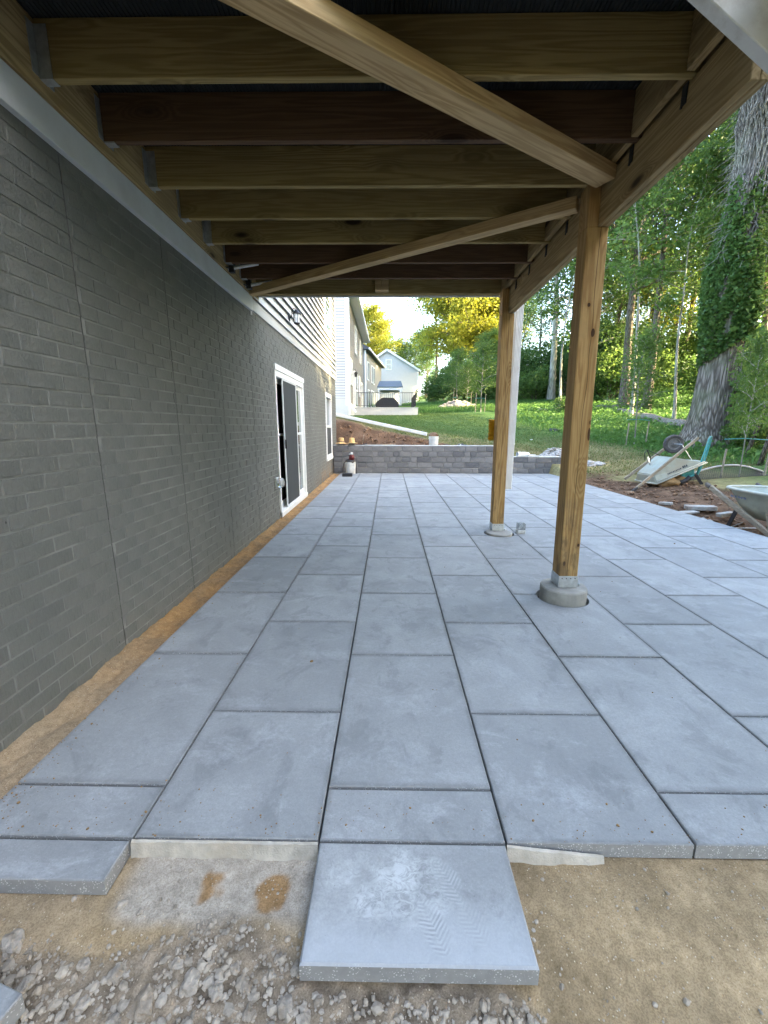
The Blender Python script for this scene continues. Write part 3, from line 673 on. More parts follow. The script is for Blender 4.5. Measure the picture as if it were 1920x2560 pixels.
    MB().box(HX-.012, HX-.006, 10.77, 11.63, .585, 1.28).build('insect_screen', M['screen'], win)
    MB().box(HX-.05, HX+.035, 10.68, 11.72, .432, .497).build('sill', M['white'], win, bevel=.004)
    MB().box(HX-.10, HX-.06, 10.763, 11.637, 1.54, 1.56).build('window_bar', M['white'], win)
    # upper window
    u = MB(); u.box(HX-.05, HX+.05, 10.72, 10.80, 3.72, 5.4).box(HX-.05, HX+.05, 11.66, 11.74, 3.72, 5.4).box(HX-.05, HX+.055, 10.72, 11.74, 3.64, 3.718).box(HX-.05, HX+.05, 10.80, 11.66, 5.32, 5.4)
    uw = u.build('window', M['white'], h, bevel=.003); MB().box(HX-.02, HX+.036, 10.802, 11.658, 3.72, 5.318).build('glass_pane', M['glass'], uw)
    # weatherproof socket cover
    v = MB(); v.box(HX, HX+.035, 5.76, 5.90, .45, .60)
    vb = v.build('outlet_box', M['white_dirty'], h, bevel=.006)
    prof = [(.072, .036), (.074, .075), (.066, .10), (.045, .115), (.0, .118)]
    MB().lathe([(r_, x_) for r_, x_ in prof], (HX, 5.83, .525), 18, 'x').build('bubble_cover', M['clear'], vb, smooth=True)
    return h
build_house()
# wall lantern on the siding
def lantern():
    t = thing('wall_lantern', 'small black wall lantern with a pale glass shade on the upper siding', 'lamp', (HX+.03, 6.93, 3.0))
    MB().lathe([(.0,0),(.058,.0),(.06,.012),(.045,.024),(0,.026)], (HX+.032, 6.93, 2.99), 16, 'x').build('back_plate', M['black_metal'], t, bevel=0)
    MB().tube([(HX+.05,6.93,2.98),(HX+.09,6.93,3.03),(HX+.10,6.93,3.12),(HX+.13,6.93,3.165),(HX+.175,6.93,3.16),(HX+.19,6.93,3.13)], .009, 8).build('arm', M['black_metal'], t, smooth=True)
    MB().lathe([(.012,3.15),(.05,3.11),(.082,3.075),(.085,3.062),(.07,3.06)], (HX+.19,6.93,0), 12).build('cap', M['black_metal'], t)
    MB().lathe([(.066,3.058),(.05,2.90)], (HX+.19,6.93,0), 12).build('glass_shade', M['white'], t)
    c = MB()
    for k in range(6):
        a = k*math.pi/3; c.tube([(HX+.19+.07*math.cos(a), 6.93+.07*math.sin(a), 3.06), (HX+.19+.053*math.cos(a), 6.93+.053*math.sin(a), 2.89)], .005, 5)
    c.lathe([(.058,2.90),(.060,2.885),(.03,2.87),(.0,2.865)], (HX+.19,6.93,0), 12); c.build('cage', M['black_metal'], t); t.scale = (.8, .8, .8)
lantern()

# ------------------------------------------------------------------ timber deck overhead
def build_deck():
    d = thing('timber_deck', 'raised deck of treated timber joists, beam and posts standing over the patio', 'deck', (0, 3.5, 0))
    ZJ = 2.86; TOP = 3.088
    ledger = MB().box(HX+.002, HX+.040, 1.76, 5.36, 2.80, TOP-.002).build('ledger_board', M['beam_wood'], d, bevel=.002)
    joists = []
    for y, mat in ((1.82,'joist_wood'),(2.213,'joist_wood'),(2.637,'joist_red'),(3.067,'joist_wood'),(3.492,'joist_wood'),(3.912,'joist_wood'),(4.350,'joist_red'),(4.772,'joist_red')):
        jy = random.uniform(-.006,.006)
        j = MB().obox((HX+.042, y+random.uniform(-.006,.006), (ZJ+TOP)/2), (1.372, y+jy, (ZJ+TOP)/2), .038, TOP-ZJ).build('joist', M[mat], d, bevel=.003)
        hg = MB(); yy = y
        hg.box(HX+.041, HX+.10, yy-.0225, yy-.0195, ZJ-.002, ZJ+.20).box(HX+.041, HX+.10, yy+.0195, yy+.0225, ZJ-.002, ZJ+.20).box(HX+.041, HX+.10, yy-.0225, yy+.0225, ZJ-.005, ZJ-.0022)
        hg.box(HX+.0405, HX+.0435, yy-.06, yy-.023, ZJ+.0, ZJ+.20).box(HX+.0405, HX+.0435, yy+.023, yy+.06, ZJ, ZJ+.20)
        hg.build('joist_hanger', M['galv'], j)
        MB().box(1.346, 1.3505, yy+.022, yy+.058, ZJ-.085, ZJ-.001).obox((1.348, yy+.025, ZJ-.004), (1.348, yy+.055, ZJ-.09), .006, .012).build('hurricane_tie', M['steel_dark'], j)
        joists.append(y)
    rim = MB().box(HX+.01, 1.50, 5.275, 5.313, ZJ, TOP).box(HX+.01, 1.50, 5.316, 5.35, ZJ, TOP).build('rim_joist', M['joist_wood'], d, bevel=.003)
    MB().box(HX+.01, 1.52, 5.353, 5.378, ZJ-.012, TOP+.03).build('fascia_board', M['trim'], d, bevel=.002)
    MB().box(-.176,-.100,5.17,5.274,ZJ+.012,TOP-.003).box(-.097,-.02,5.17,5.274,ZJ+.012,TOP-.003).build('guard_post_block', M['brace_wood'], d, bevel=.003)
    ys = joists + [5.294]
    for a, b in zip(ys[:-1], ys[1:]):
        MB().box(1.305, 1.343, a+.021, b-.021, ZJ+.004, TOP-.004).build('blocking', M['beam_wood'], d, bevel=.002)
    for x0, x1 in ((1.352, 1.388), (1.3905, 1.4265)):
        MB().obox(((x0+x1)/2, 1.86, 2.7275), ((x0+x1)/2, 5.262, 2.7275), x1-x0, .255).build('beam_board', M['beam_wood'], d, bevel=.0035)
    MB().box(1.375, 1.413, 1.76, 5.27, ZJ+.001, TOP).build('outer_rim', M['beam_wood'], d, bevel=.002)
    def post(x, y, zb, tilt, name_lab):
        w = .14; b = MB(); x0, x1 = x-w/2, x+w/2; y0, y1 = y-w/2, y+w/2; zs = 2.597; tg = x0+.073
        sh = lambda px, z: px + tilt*(z-zb)/(zs-zb)
        for (a0, a1, z0, z1) in ((x0, x1, zb, zs), (x0, tg, zs, 2.856)):
            b.add([(sh(a0,z0),y0,z0),(sh(a1,z0),y0,z0),(sh(a1,z0),y1,z0),(sh(a0,z0),y1,z0),(sh(a0,z1),y0,z1),(sh(a1,z1),y0,z1),(sh(a1,z1),y1,z1),(sh(a0,z1),y1,z1)],
                  [(0,3,2,1),(4,5,6,7),(0,1,5,4),(1,2,6,5),(2,3,7,6),(3,0,4,7)])
        p = b.build('post', M['post_wood'], d, bevel=.0045); p['label'] = name_lab
        br = MB(); e = .004
        br.box(x0-e, x1+e, y0-e, y0-.0012, zb-.012, zb+.078).box(x0-e, x0-.0012, y0-.001, y1+e, zb-.012, zb+.078).box(x1+.0012, x1+e, y0-.001, y1+e, zb-.012, zb+.078).box(x0, x1, y1+.0012, y1+e, zb-.012, zb+.078).box(x0-.002, x1+.002, y0-.0005, y1+.0005, zb-.016, zb-.0125)
        br.build('post_base_bracket', M['galv'], p)
        nb = MB()
        for k in range(4): nb.lathe([(.0045,0),(.0045,.003),(0,.004)], (x0+.02+k*.033, -(0), zb+.06), 6, 'y')
        nb.v = [(vx, y0-e-vy, vz) for vx, vy, vz in nb.v]
        nb.build('nail_heads', M['steel_dark'], p)
        MB().tube([(x1+.01, y-.01, zb-.01), (x1+.038, y-.035, zb-.003)], .011, 8).lathe([(.016,zb-.012),(.016,zb+.002)], (x1+.012,y-.012,0), 6).build('anchor_bolt', M['galv'], p)
    post(1.385, 3.075, .118, -.035, 'near post with long vertical check and dark knots')
    post(1.385, 5.145, .036, -.030, 'far post with a shallow footing')
    # lateral braces under the joists
    def brace(a, b, w, hgt):
        a = Vector(a); b = Vector(b); L = (b-a).length
        m = MB().obox((0,0,0), (L,0,0), w, hgt).mesh('brace', bevel=.003)
        o = link('brace', m, M['brace_wood'], d); o.location = a - Vector(ORIG[d.name]); o.rotation_euler = (0, 0, math.atan2(b.y-a.y, b.x-a.x))
    zc = ZJ-.002-.019-.02
    brace((-1.52, 1.125, zc), (1.315, 2.885, zc), .125, .076)
    brace((-1.60, 5.075, zc+.0), (1.285, 3.205, zc+.0), .09, .076)
    # tension ties near the wall
    for y0 in (4.40, 4.90):
        tt = MB(); tt.tube([(HX+.03, y0, 2.83), (HX+.33, y0+.02, 2.885)], .017, 8)
        tt.build('tension_tie', M['galv'], d, smooth=False)
        MB().tube([(HX+.02, y0-.10, 2.825), (HX+.10, y0+.02, 2.825)], .006, 6).box(HX+.05, HX+.10, y0-.02, y0+.03, 2.80, 3.02).build('tie_bracket', M['steel_dark'], d)
    # deck boards with grooved undersides, laid along the house
    prof = []; wd = .1385; n = 7
    for k in range(n):
        x = k*wd/n; prof += [(x+.001, .0), (x+wd/n*.62, .0), (x+wd/n*.68, .005), (x+wd/n*.96, .005)]
    prof += [(wd, .0), (wd, .024), (0, .024)]; prof[0] = (0, 0)
    prof = [(a*1.011, b_) for a, b_ in prof]
    me = MB().prism(prof, 1.74, 5.40, 'y').mesh('deck_board', org=(0,0,0))
    dm = plain('dark_composite_board', (.022, .026, .027), .75, 0, .2, 12, .1)
    x = HX+.006
    while x < 1.50:
        o = link('deck_board', me, dm, d); o.location = (x, -3.5, TOP+.001); x += .140
build_deck()
for (x, y, r), zt, lab in ((PIERS[0], .102, 'tall round concrete footing under the near deck post'), (PIERS[1], .022, 'low round concrete footing under the far deck post')):
    b = MB(); prof = [(r, -.30), (r*1.0, zt-.012), (r-.006, zt-.002), (r-.02, zt)]
    b.lathe(prof, (x, y, 0), 40)
    p = b.build('concrete_footing', M['conc'], smooth=False); tag(p, lab, 'footing', 'concrete footings under the deck posts')
# downspout beside the far post
def downspout():
    t = thing('downspout', 'white ribbed downspout hanging beside the far deck post, cut off above the slabs', 'downspout', (1.545, 5.30, .53))
    def pipe(z0, z1, k, nm):
        w, dd = .088*k, .062*k; pr = []
        n = 5
        for i in range(n): pr += [(-w/2+w*(i+.08)/n, -dd/2), (-w/2+w*(i+.42)/n, -dd/2-.005), (-w/2+w*(i+.58)/n, -dd/2-.005), (-w/2+w*(i+.92)/n, -dd/2)]
        pr += [(w/2, -dd/2+.006), (w/2, dd/2), (-w/2, dd/2), (-w/2, -dd/2+.006)]
        MB().prism([(1.538+a, 5.285+b_) for a, b_ in pr], z0, z1).build(nm, M['white'], t)
    pipe(.53, 1.10, .94, 'pipe_section'); pipe(1.10, 1.118, 1.04, 'coupling'); pipe(1.1185, 2.47, .98, 'pipe_section'); pipe(2.471, 2.488, 1.07, 'coupling'); pipe(2.489, 3.4, 1.02, 'pipe_section')
downspout()
# broom whose yellow bristles stick out behind the far post
def broom():
    t = thing('broom', 'yellow bristled broom standing head up behind the far deck post', 'broom', (1.345, 5.30, .0))
    MB().tube([(1.40, 5.36, .01), (1.345, 5.30, 1.30)], .012, 8).build('handle', M['barrow_wood'], t)
    MB().obox((1.345, 5.30, 1.15), (1.345, 5.30, 1.41), .06, .03, (1,0,0)).build('broom_head', M['barrow_wood'], t, bevel=.006)
    b = MB()
    for i in range(190):
        z = random.uniform(1.155, 1.405); y = 5.30+random.uniform(-.026,.026); a = random.uniform(-.010,.010); L = random.uniform(.055, .082)
        b.tube([(1.332, y, z), (1.332-L, y+a, z+a*1.3)], .0042, 4)
    o = b.build('bristles', M['yellow'], t); o['kind'] = 'stuff'
broom()
# white clad stair going down from the near edge of the deck, top right
def stairs():
    t = thing('stair', 'white painted stair stringer crossing the top right corner in front of the beam', 'stair', (1.6, 1.2, 2.4))
    s = -.682
    def stringer(y0, y1):
        x0, x1 = .62, 4.55; zb = lambda x: 2.717+(x-.982)*s; hh = .40
        pts = [(x0, zb(x0)), (x1, zb(x1)), (x1, zb(x1)+hh*.5), (x1-.2, zb(x1-.2)+hh), (x0, zb(x0)+hh)]
        MB().prism(pts, y0, y1, 'y').build('stringer', M['white_dirty'], t, bevel=.003)
    stringer(1.655, 1.702); stringer(.66, .70)
    for k in range(11):
        x = .95+k*.27; z = 2.717+(x-.982)*s+.24
        MB().box(x, x+.27, .703, 1.652, z, z+.03).build('tread', M['beam_wood'], t, bevel=.003)
stairs()

# ------------------------------------------------------------------ block retaining wall
def retaining_wall():
    w = thing('retaining_wall', 'charcoal block retaining wall across the far end of the patio, stepping down at the right', 'wall', (1.6, 11.95, 0))
    yf = 11.885; ch = .1565; D = .24; core = MB().box(HX+.02, 3.25, yf+.02, yf+D-.01, -.12, .765).box(3.25, 4.93, yf+.02, yf+D-.01, -.12, .455)
    core.build('core', M['conc'], w)
    cache = {}
    for r in range(5):
        z0 = r*ch - .002; xend = 4.95 if r < 3 else 3.27; x = HX+.015; 
        while x < xend-.03:
            L = random.choice([.17, .26, .34, .34, .43, .43]); 
            if xend-(x+L) < .1: L = xend-x
            h_ = ch-.007; k = (round(L,2), random.randrange(3))
            if k not in cache:
                m = MB().box(-L/2+.0035, L/2-.0035, random.uniform(-.004,.004), D, .0, h_).mesh('wall_block', bevel=.009); cache[k] = m
            o = link('wall_block', cache[k], M['block'], w); o.location = (x+L/2-1.6, yf-11.95+random.uniform(-.003,.003), z0)
            x += L
    b = MB(); 
    n = 60
    for i in range(n):
        xa, xb = HX+.02+(3.27-HX-.02)*i/n, HX+.02+(3.27-HX-.02)*(i+1)/n
        zz = .780+.002*math.sin(i*1.3); b.box(xa, xb-.0005, yf+.012, yf+.22, zz, zz+.010)
    b.build('fabric_edge', M['white_dirty'], w)
    MB().box(3.28, 4.94, yf+.012, yf+.22, .4695, .479).build('fabric_edge', M['white_dirty'], w)
    return w
retaining_wall()
YW = 11.885
# loose blocks and straw hats on the wall
for x, lab in ((-1.39, 'grey block under the left straw hat on the retaining wall'), (-1.10, 'grey block under the right straw hat on the retaining wall')):
    tag(MB().box(x-.09, x+.09, YW-.005, YW+.17, .792, .838).build('loose_block', M['block'], bevel=.006), lab, 'block', 'loose blocks on the retaining wall')
def hat(x, y, z, tilt, lab, band):
    t = thing('straw_hat', lab, 'hat', (x, y, z), 'straw hats on the retaining wall')
    b = MB(); b.lathe([(.0,.150),(.05,.150),(.070,.143),(.078,.125),(.084,.06),(.092,.012),(.12,.0),(.165,-.012),(.172,-.010),(.168,-.004),(.12,.006)], (0,0,0), 28, cap=False)
    o = b.build('hat_body', M['straw'], t, local=True, smooth=True)
    if band: MB().lathe([(.0885,.035),(.0862,.06)], (0,0,0), 28, cap=False).build('hat_band', M['red'] if band == 2 else M['clod'], o, local=True)
    t.rotation_euler = (tilt, 0, .4)
hat(-1.395, YW+.10, .852, .03, 'left straw hat with a brown band on the retaining wall beside the house', 1)
hat(-1.085, YW+.10, .852, -.06, 'right straw hat, plain and slightly tilted, on the retaining wall', 0)
# buckets
def bucket(x, y, z, lab):
    t = thing('bucket', lab, 'bucket', (x, y, z), 'white buckets')
    MB().lathe([(.0,.0),(.128,.0),(.132,.012),(.146,.27),(.156,.275),(.156,.295),(.147,.30),(.149,.325),(.155,.33),(.155,.345),(.142,.345),(.138,.30),(.12,.03),(0,.03)], (x,y,z), 28).build('pail', M['white_dirty'], t, smooth=False)
    MB().tube([(x-.152,y,z+.30)] + [(x-.155*math.cos(a), y-.16*math.sin(a)*.9, z+.30-.06*math.sin(a)) for a in np.linspace(.2, 2.94, 9)] + [(x+.152,y,z+.30)], .004, 5).build('handle', M['galv'], t)
    return t
bucket(-1.10, 11.60, 0, 'dirty white bucket of tools on the patio by the corner of the house')
tl = thing('tool_bag', 'dark tool pouch with a red water jug stuffed into the patio bucket', 'tool bag', (-1.10, 11.60, .33))
MB().stone((-1.10,11.60,.36), .14, 5, 2, .5, .2).build('pouch', M['black'], tl, smooth=True)
MB().lathe([(.0,.60),(.028,.60),(.028,.565),(.06,.54),(.075,.49),(.076,.40),(.0,.40)], (-1.06,11.56,-.0), 16).build('jug', M['red'], tl, smooth=True)
MB().lathe([(.032,.605),(.032,.57),(.0,.605)], (-1.06,11.56,.005), 12).box(-1.13,-1.02,11.50,11.53,.555,.575).build('jug_cap', M['white'], tl)
MB().tube([(-1.02,11.5,.42),(-.93,11.47,.44),(-.915,11.45,.02)], .012, 6).tube([(-1.2,11.5,.40),(-1.27,11.46,.30),(-1.30,11.42,.02)], .014, 6).build('strap', M['black'], tl)
tag(MB().box(-1.265, -.995, 10.92, 11.06, .002, .085).build('tool_case', M['black'], bevel=.008), 'flat black case lying on the slabs in front of the bucket', 'case')
bz = tz(1.33, 12.55)
bucket(1.335, 12.55, bz-.01, 'white bucket heaped with soil, standing on the dirt above the retaining wall')
tag(MB().stone((1.335,12.55,bz+.345), .148, 9, 3, .85, .22).build('soil_heap', M['clod'], smooth=True), 'dome of brown soil heaped in the upper white bucket', 'soil')
# things on and behind the wall
def cloth(x0, x1, y, z, lab, nm='weed_fabric'):
    b = MB(); n = 26; k = 8; vs_ = []
    for i in range(n+1):
        for j in range(k+1):
            x = x0+(x1-x0)*i/n; yy = y+.35*j/k; e = math.sin(math.pi*i/n)*math.sin(math.pi*j/k)
            vs_.append((x+.03*noise.noise(Vector((i*.7,j*.7,1))), yy, tz(x,yy)+.012+ e*(.05+.10*abs(noise.noise(Vector((x*7,yy*7,z)))))))
    b.add(vs_, [(i*(k+1)+j, (i+1)*(k+1)+j, (i+1)*(k+1)+j+1, i*(k+1)+j+1) for i in range(n) for j in range(k)])
    tag(b.build(nm, M['black'], smooth=True), lab, 'sheeting', 'black sheeting by the retaining wall')
cloth(1.85, 2.60, 12.70, 3, 'crumpled black sheeting on the dirt to the right of the upper bucket')
cloth(1.45, 1.95, 12.14, 5, 'small strip of black sheeting right behind the wall top under the upper bucket')
cloth(4.75, 5.7, 12.0, 8, 'dark sheeting under the rubble at the right end of the retaining wall')
def stick(pts, r, lab, mat='barrow_wood', cat='stick', grp='sticks and boards behind the retaining wall'):
    tag(MB().tube(pts, r, 7).build('stick', M[mat], smooth=True), lab, cat, grp)
stick([(-.72,12.16,.80),(-.25,12.17,.79),(.14,12.15,.795),(.17,12.15,.83)], .018, 'pale peeled stick lying along the wall top')
stick([(-.80,12.2,.80),(-.77,12.22,.97),(-.755,12.24,1.08)], .009, 'thin twig standing upright behind the wall top')
stick([(2.15,12.95,tz(2.15,12.95)+.08),(3.15,12.5,tz(3.15,12.5)+.05)], .022, 'white pole lying on the dirt behind the right of the left wall section', 'white_dirty', 'pole')
tr = thing('trowel', 'dark trowel left on the wall top right of the straw hats', 'trowel', (-.85, YW+.1, .79))
MB().prism([(-1.0,YW+.09),(-.80,YW+.05),(-.80,YW+.15)], .795, .80).build('blade', M['steel_dark'], tr); MB().tube([(-.80,YW+.1,.80),(-.75,YW+.1,.825),(-.64,YW+.1,.828)], .013, 7).build('handle', M['black'], tr)
# white drain pipe on the bank
dp = thing('drain_pipe', 'long white downspout pipe lying down the top of the dirt bank', 'pipe', (-.2, 13.8, 1.5))
MB().obox((-1.85, 14.0, 1.715), (1.215, 13.5, 1.075), .085, .105).build('pipe', M['white'], dp, bevel=.01)
MB().obox((.30,13.65,1.265),(.36,13.64,1.253), .098, .118).build('coupling', M['white'], dp, bevel=.006)
# pvc offcuts and gravel pile on the lower right wall section
pv = thing('pvc_elbow', 'white pvc pipe elbow lying on the lower right wall section', 'pipe', (3.9, 12.05, .48))
MB().tube([(3.70,11.98,.545),(3.92,12.04,.545),(4.05,12.08,.53)], .058, 14, cap=False).tube([(3.70,11.98,.545),(3.80,12.01,.545)], .066, 14, cap=False).build('elbow', M['white'], pv, smooth=True)
MB().lathe([(.0,0),(.05,.0)], (0,0,0), 14).build('dark_bore', M['black'], pv, local=True).matrix_basis = Matrix.Translation((-.185,-.06,.065)) @ Matrix.Rotation(R(-104), 4, 'Z') @ Matrix.Rotation(R(90), 4, 'X')
MB().obox((4.02,12.02,.515),(4.26,12.12,.50), .10, .05).obox((4.1,12.0,.50),(4.35,12.0,.495), .035, .03).build('fitting', M['white_dirty'], pv, bevel=.01)
def pile(cx, cy, rx, ry, h, n, rs, name, mat, lab, cat, seed):
    b = MB(); rr = random.Random(seed)
    for i in range(n):
        a = rr.uniform(0, 6.283); q = math.sqrt(rr.random()); x, y = cx+rx*q*math.cos(a), cy+ry*q*math.sin(a)
        b.stone((x, y, tz(x,y)+h*(1-q*q)*(.75+.25*math.sin(a*3))+rs*.2), rs*rr.uniform(.6,1.5), seed*1000+i, 1, .75, .25)
    o = b.build(name, M[mat], fixn=False); tag(o, lab, cat, kind='stuff')
pile(5.1, 12.65, .52, .45, .30, 620, .032, 'gravel_pile', 'white_gravel', 'pile of pale gravel behind the right end of the retaining wall', 'gravel', 3)
pile(5.65, 12.1, .6, .35, .06, 130, .05, 'rubble', 'white_gravel', 'broken pale rubble by the right end of the retaining wall', 'rubble', 4)
bb = 0
for x, y, r_, lab in ((5.35,11.75,.12,'grey broken block on the rubble beyond the near post'),(5.75,11.9,.15,'largest pale broken block on the sheeting beyond the near post')):
    tag(MB().stone((x,y,tz(x,y)+.06), r_, int(x*100), 1, .6, .3).build('broken_block', M['offcut']), lab, 'block', 'broken blocks past the wall end')
# white fitting beside the far post, small scraps on the slabs
ft = thing('pvc_fitting', 'small white square pvc fitting standing on the slabs beside the far footing', 'fitting', (1.66, 5.05, 0))
def ring(x0, x1, y0, y1, z0, z1, t): 
    return MB().box(x0,x1,y0,y0+t,z0,z1).box(x0,x1,y1-t,y1,z0,z1).box(x0,x0+t,y0+t,y1-t,z0,z1).box(x1-t,x1,y0+t,y1-t,z0,z1)
ring(1.625,1.715,5.02,5.10,.045,.125,.006).build('cup', M['clear'], ft); ring(1.62,1.72,5.015,5.105,.002,.044,.014).build('base', M['white_dirty'], ft, bevel=.004)
for (x, y), lab in (((-.44,2.115),'small dark crumb on the second slab from the house'),((3.3,4.6),'dark crumb on the slabs near the cropped wheelbarrow')):
    tag(MB().stone((x,y,.004), .011, int(x*77), 1, .5, .3).build('dirt_crumb', M['mud']), lab, 'crumb', 'crumbs of dirt on the slabs')
def wsg(x, y): return (x, y)

# ------------------------------------------------------------------ foreground rubble
GR = MB(); rr = random.Random(21); cnt = 0
while cnt < 6500:
    x = rr.uniform(-1.5, 1.0); y = rr.uniform(.48, 1.0)
    g = float(zone_gravel(np.array(x), np.array(y)))
    if rr.random() > g*.95 + .02 or (-.23 < x < .39 and y > .755) or (x > .42 and rr.random() > .12): continue
    r_ = min(.014, .0030*math.exp(rr.gauss(.2, .6))); 
    GR.stone((x, y, float(bed_z(np.array(x), np.array(y)))+r_*.08), r_, cnt, 1, .75, .30); cnt += 1
tag(GR.build('gravel', M['gravel'], fixn=False), kind='stuff')
SP = MB(); rr = random.Random(33); cnt = 0
while cnt < 900:
    x = rr.uniform(-1.4, 1.9); y = rr.uniform(.55, 1.06)
    if -.84 < x < .40 and y > .765 and x > -.23 or (x < -.83 and y > .93): continue
    r_ = min(.007, .0018*math.exp(rr.gauss(.1, .5))); SP.stone((x, y, float(bed_z(np.array(x), np.array(y)))+.003+r_*.3), r_, 70000+cnt, 1, .7, .3); cnt += 1
tag(SP.build('sand_grit', M['gravel'], fixn=False), kind='stuff')
big = [(a, b, c*.68) for a, b, c in [(-.60,.735,.036),(-.50,.77,.032),(-.43,.755,.028),(-.555,.805,.024),(-.70,.785,.03),(-.80,.80,.022),(-.36,.765,.02),(-.30,.79,.019),(-.335,.72,.021),(-.25,.735,.026),(-.20,.71,.023),(-.28,.70,.021),(-.66,.70,.026),(-.47,.695,.024),(-.75,.73,.022),(-1.02,.835,.042),(-.92,.76,.026),(-.40,.80,.015),(-.24,.80,.014),(-.17,.745,.016),(-.54,.70,.02),(-.38,.69,.02)]]
for i, (x, y, r_) in enumerate(big):
    o = MB().stone((x, y, float(bed_z(np.array(x), np.array(y)))+r_*.16), r_, 500+i, 3, .80, .34).build('rubble_stone', M['stone'], smooth=False)
    lab = {0:'large grey lump of rubble at the bottom left in front of the slabs', 15:'big pale stone at the left edge below the slabs'}.get(i, 'grey rubble stone lying in the gravel below the slabs')
    tag(o, lab, 'stone', 'rubble stones in the foreground gravel')
o = MB().obox((-.865,.705,-.030),(-1.33,.83,-.030), .26, .055).build('slab_offcut', M['slab_front'], bevel=.003)
for v in o.data.vertices: v.co += Vector((-.036,-.122,0))
tag(o, 'corner of a loose blue grey slab offcut at the bottom left', 'slab')

# ------------------------------------------------------------------ dirt strip on the right: clods, offcuts, barrows
CL = MB(); rr = random.Random(5); k = 0
while k < 1500:
    x = rr.uniform(4.66, 7.4); y = rr.uniform(4.6, 11.2)
    if rr.random() > float(dirt_mask(np.array(x), np.array(y))): continue
    r_ = .016*math.exp(rr.gauss(.0, .6)); CL.stone((x, y, tz(x,y)+.02+r_*.2), min(r_,.09), 9000+k, 1, .6, .35); k += 1
rr = random.Random(6); k = 0
while k < 700:
    x = rr.uniform(HX, 3.2); y = rr.uniform(12.1, 13.5)
    if rr.random() > float(dirt_mask(np.array(x), np.array(y))): continue
    r_ = .018*math.exp(rr.gauss(.0, .6)); CL.stone((x, y, tz(x,y)+.01), min(r_,.07), 19000+k, 1, .7, .35); k += 1
tag(CL.build('soil_clods', M['clod'], fixn=False), kind='stuff')
for (x, y, L, w_, h_, a, lab) in ((4.90,7.20,.20,.10,.05,-1.0,'small pale concrete offcut standing on the dirt nearest the shovel side'),(5.18,6.75,.42,.18,.07,-.35,'long pale concrete offcut lying on the dirt beside the slabs'),(5.32,6.40,.26,.10,.06,.15,'grey concrete offcut lying behind the cropped wheelbarrow'),(4.86,6.62,.36,.14,.035,.1,'flat broken concrete offcut at the edge of the slabs')):
    dx, dy = math.cos(a)*L/2, math.sin(a)*L/2; z = tz(x,y)+.02+h_/2
    tag(MB().obox((x-dx,y-dy,z),(x+dx,y+dy,z+.02), w_, h_).build('concrete_offcut', M['offcut'], bevel=.008), lab, 'offcut', 'concrete offcuts on the dirt')
pile(4.83, 6.22, .17, .28, .03, 70, .035, 'concrete_crumbs', 'white_gravel', 'pale broken concrete crumbs at the edge of the slabs', 'rubble', 8)

def tub_mesh(L, sections, n=20, th=.012):
    """tub from rim down: sections = (x centre, z, half length, half width)"""
    b = MB()
    def ringpts(cx, z, hl, hw, ins=0):
        pts = []
        for k in range(n):
            a = 2*math.pi*k/n; c, s = math.cos(a), math.sin(a); p = 2/3.6
            pts.append((cx+math.copysign(abs(c)**p, c)*(hl-ins), math.copysign(abs(s)**p, s)*(hw-ins), z))
        return pts
    rings = [ringpts(*s) for s in sections] ; inner = [ringpts(s[0], s[1]+(th if i == len(sections)-1 else 0), s[2], s[3], th) for i, s in enumerate(sections)][::-1]
    vs_ = [p for r_ in inner[::1] for p in r_]; seq = rings[::-1]
    allr = rings[::-1] + inner[::-1]
    vs_ = [p for r_ in allr for p in r_]; m = len(allr)
    fs = [(i*n+k, i*n+(k+1)%n, (i+1)*n+(k+1)%n, (i+1)*n+k) for i in range(m-1) for k in range(n)]
    fs += [tuple(range(n-1,-1,-1)), tuple((m-1)*n+k for k in range(n))]
    return b.add(vs_, fs)
def wheel(parent, c, r, w, axis, local=True):
    b = MB(); b.lathe([(r*.62,-w*.35),(r*.86,-w*.5),(r*.97,-w*.34),(r,-w*.1),(r,w*.1),(r*.97,w*.34),(r*.86,w*.5),(r*.62,w*.35)], c, 30, axis, cap=False)
    wh = b.build('wheel', M['rubber'], parent, local=local)
    MB().lathe([(.0,-w*.42),(r*.2,-w*.42),(r*.22,-w*.2),(r*.5,-w*.16),(r*.56,-w*.34),(r*.64,-w*.36),(r*.64,w*.36),(r*.56,w*.34),(r*.5,w*.16),(r*.22,w*.2),(r*.2,w*.42),(0,w*.42)], c, 24, axis).build('rim', M['rimsteel'], wh, local=local)
    return wh
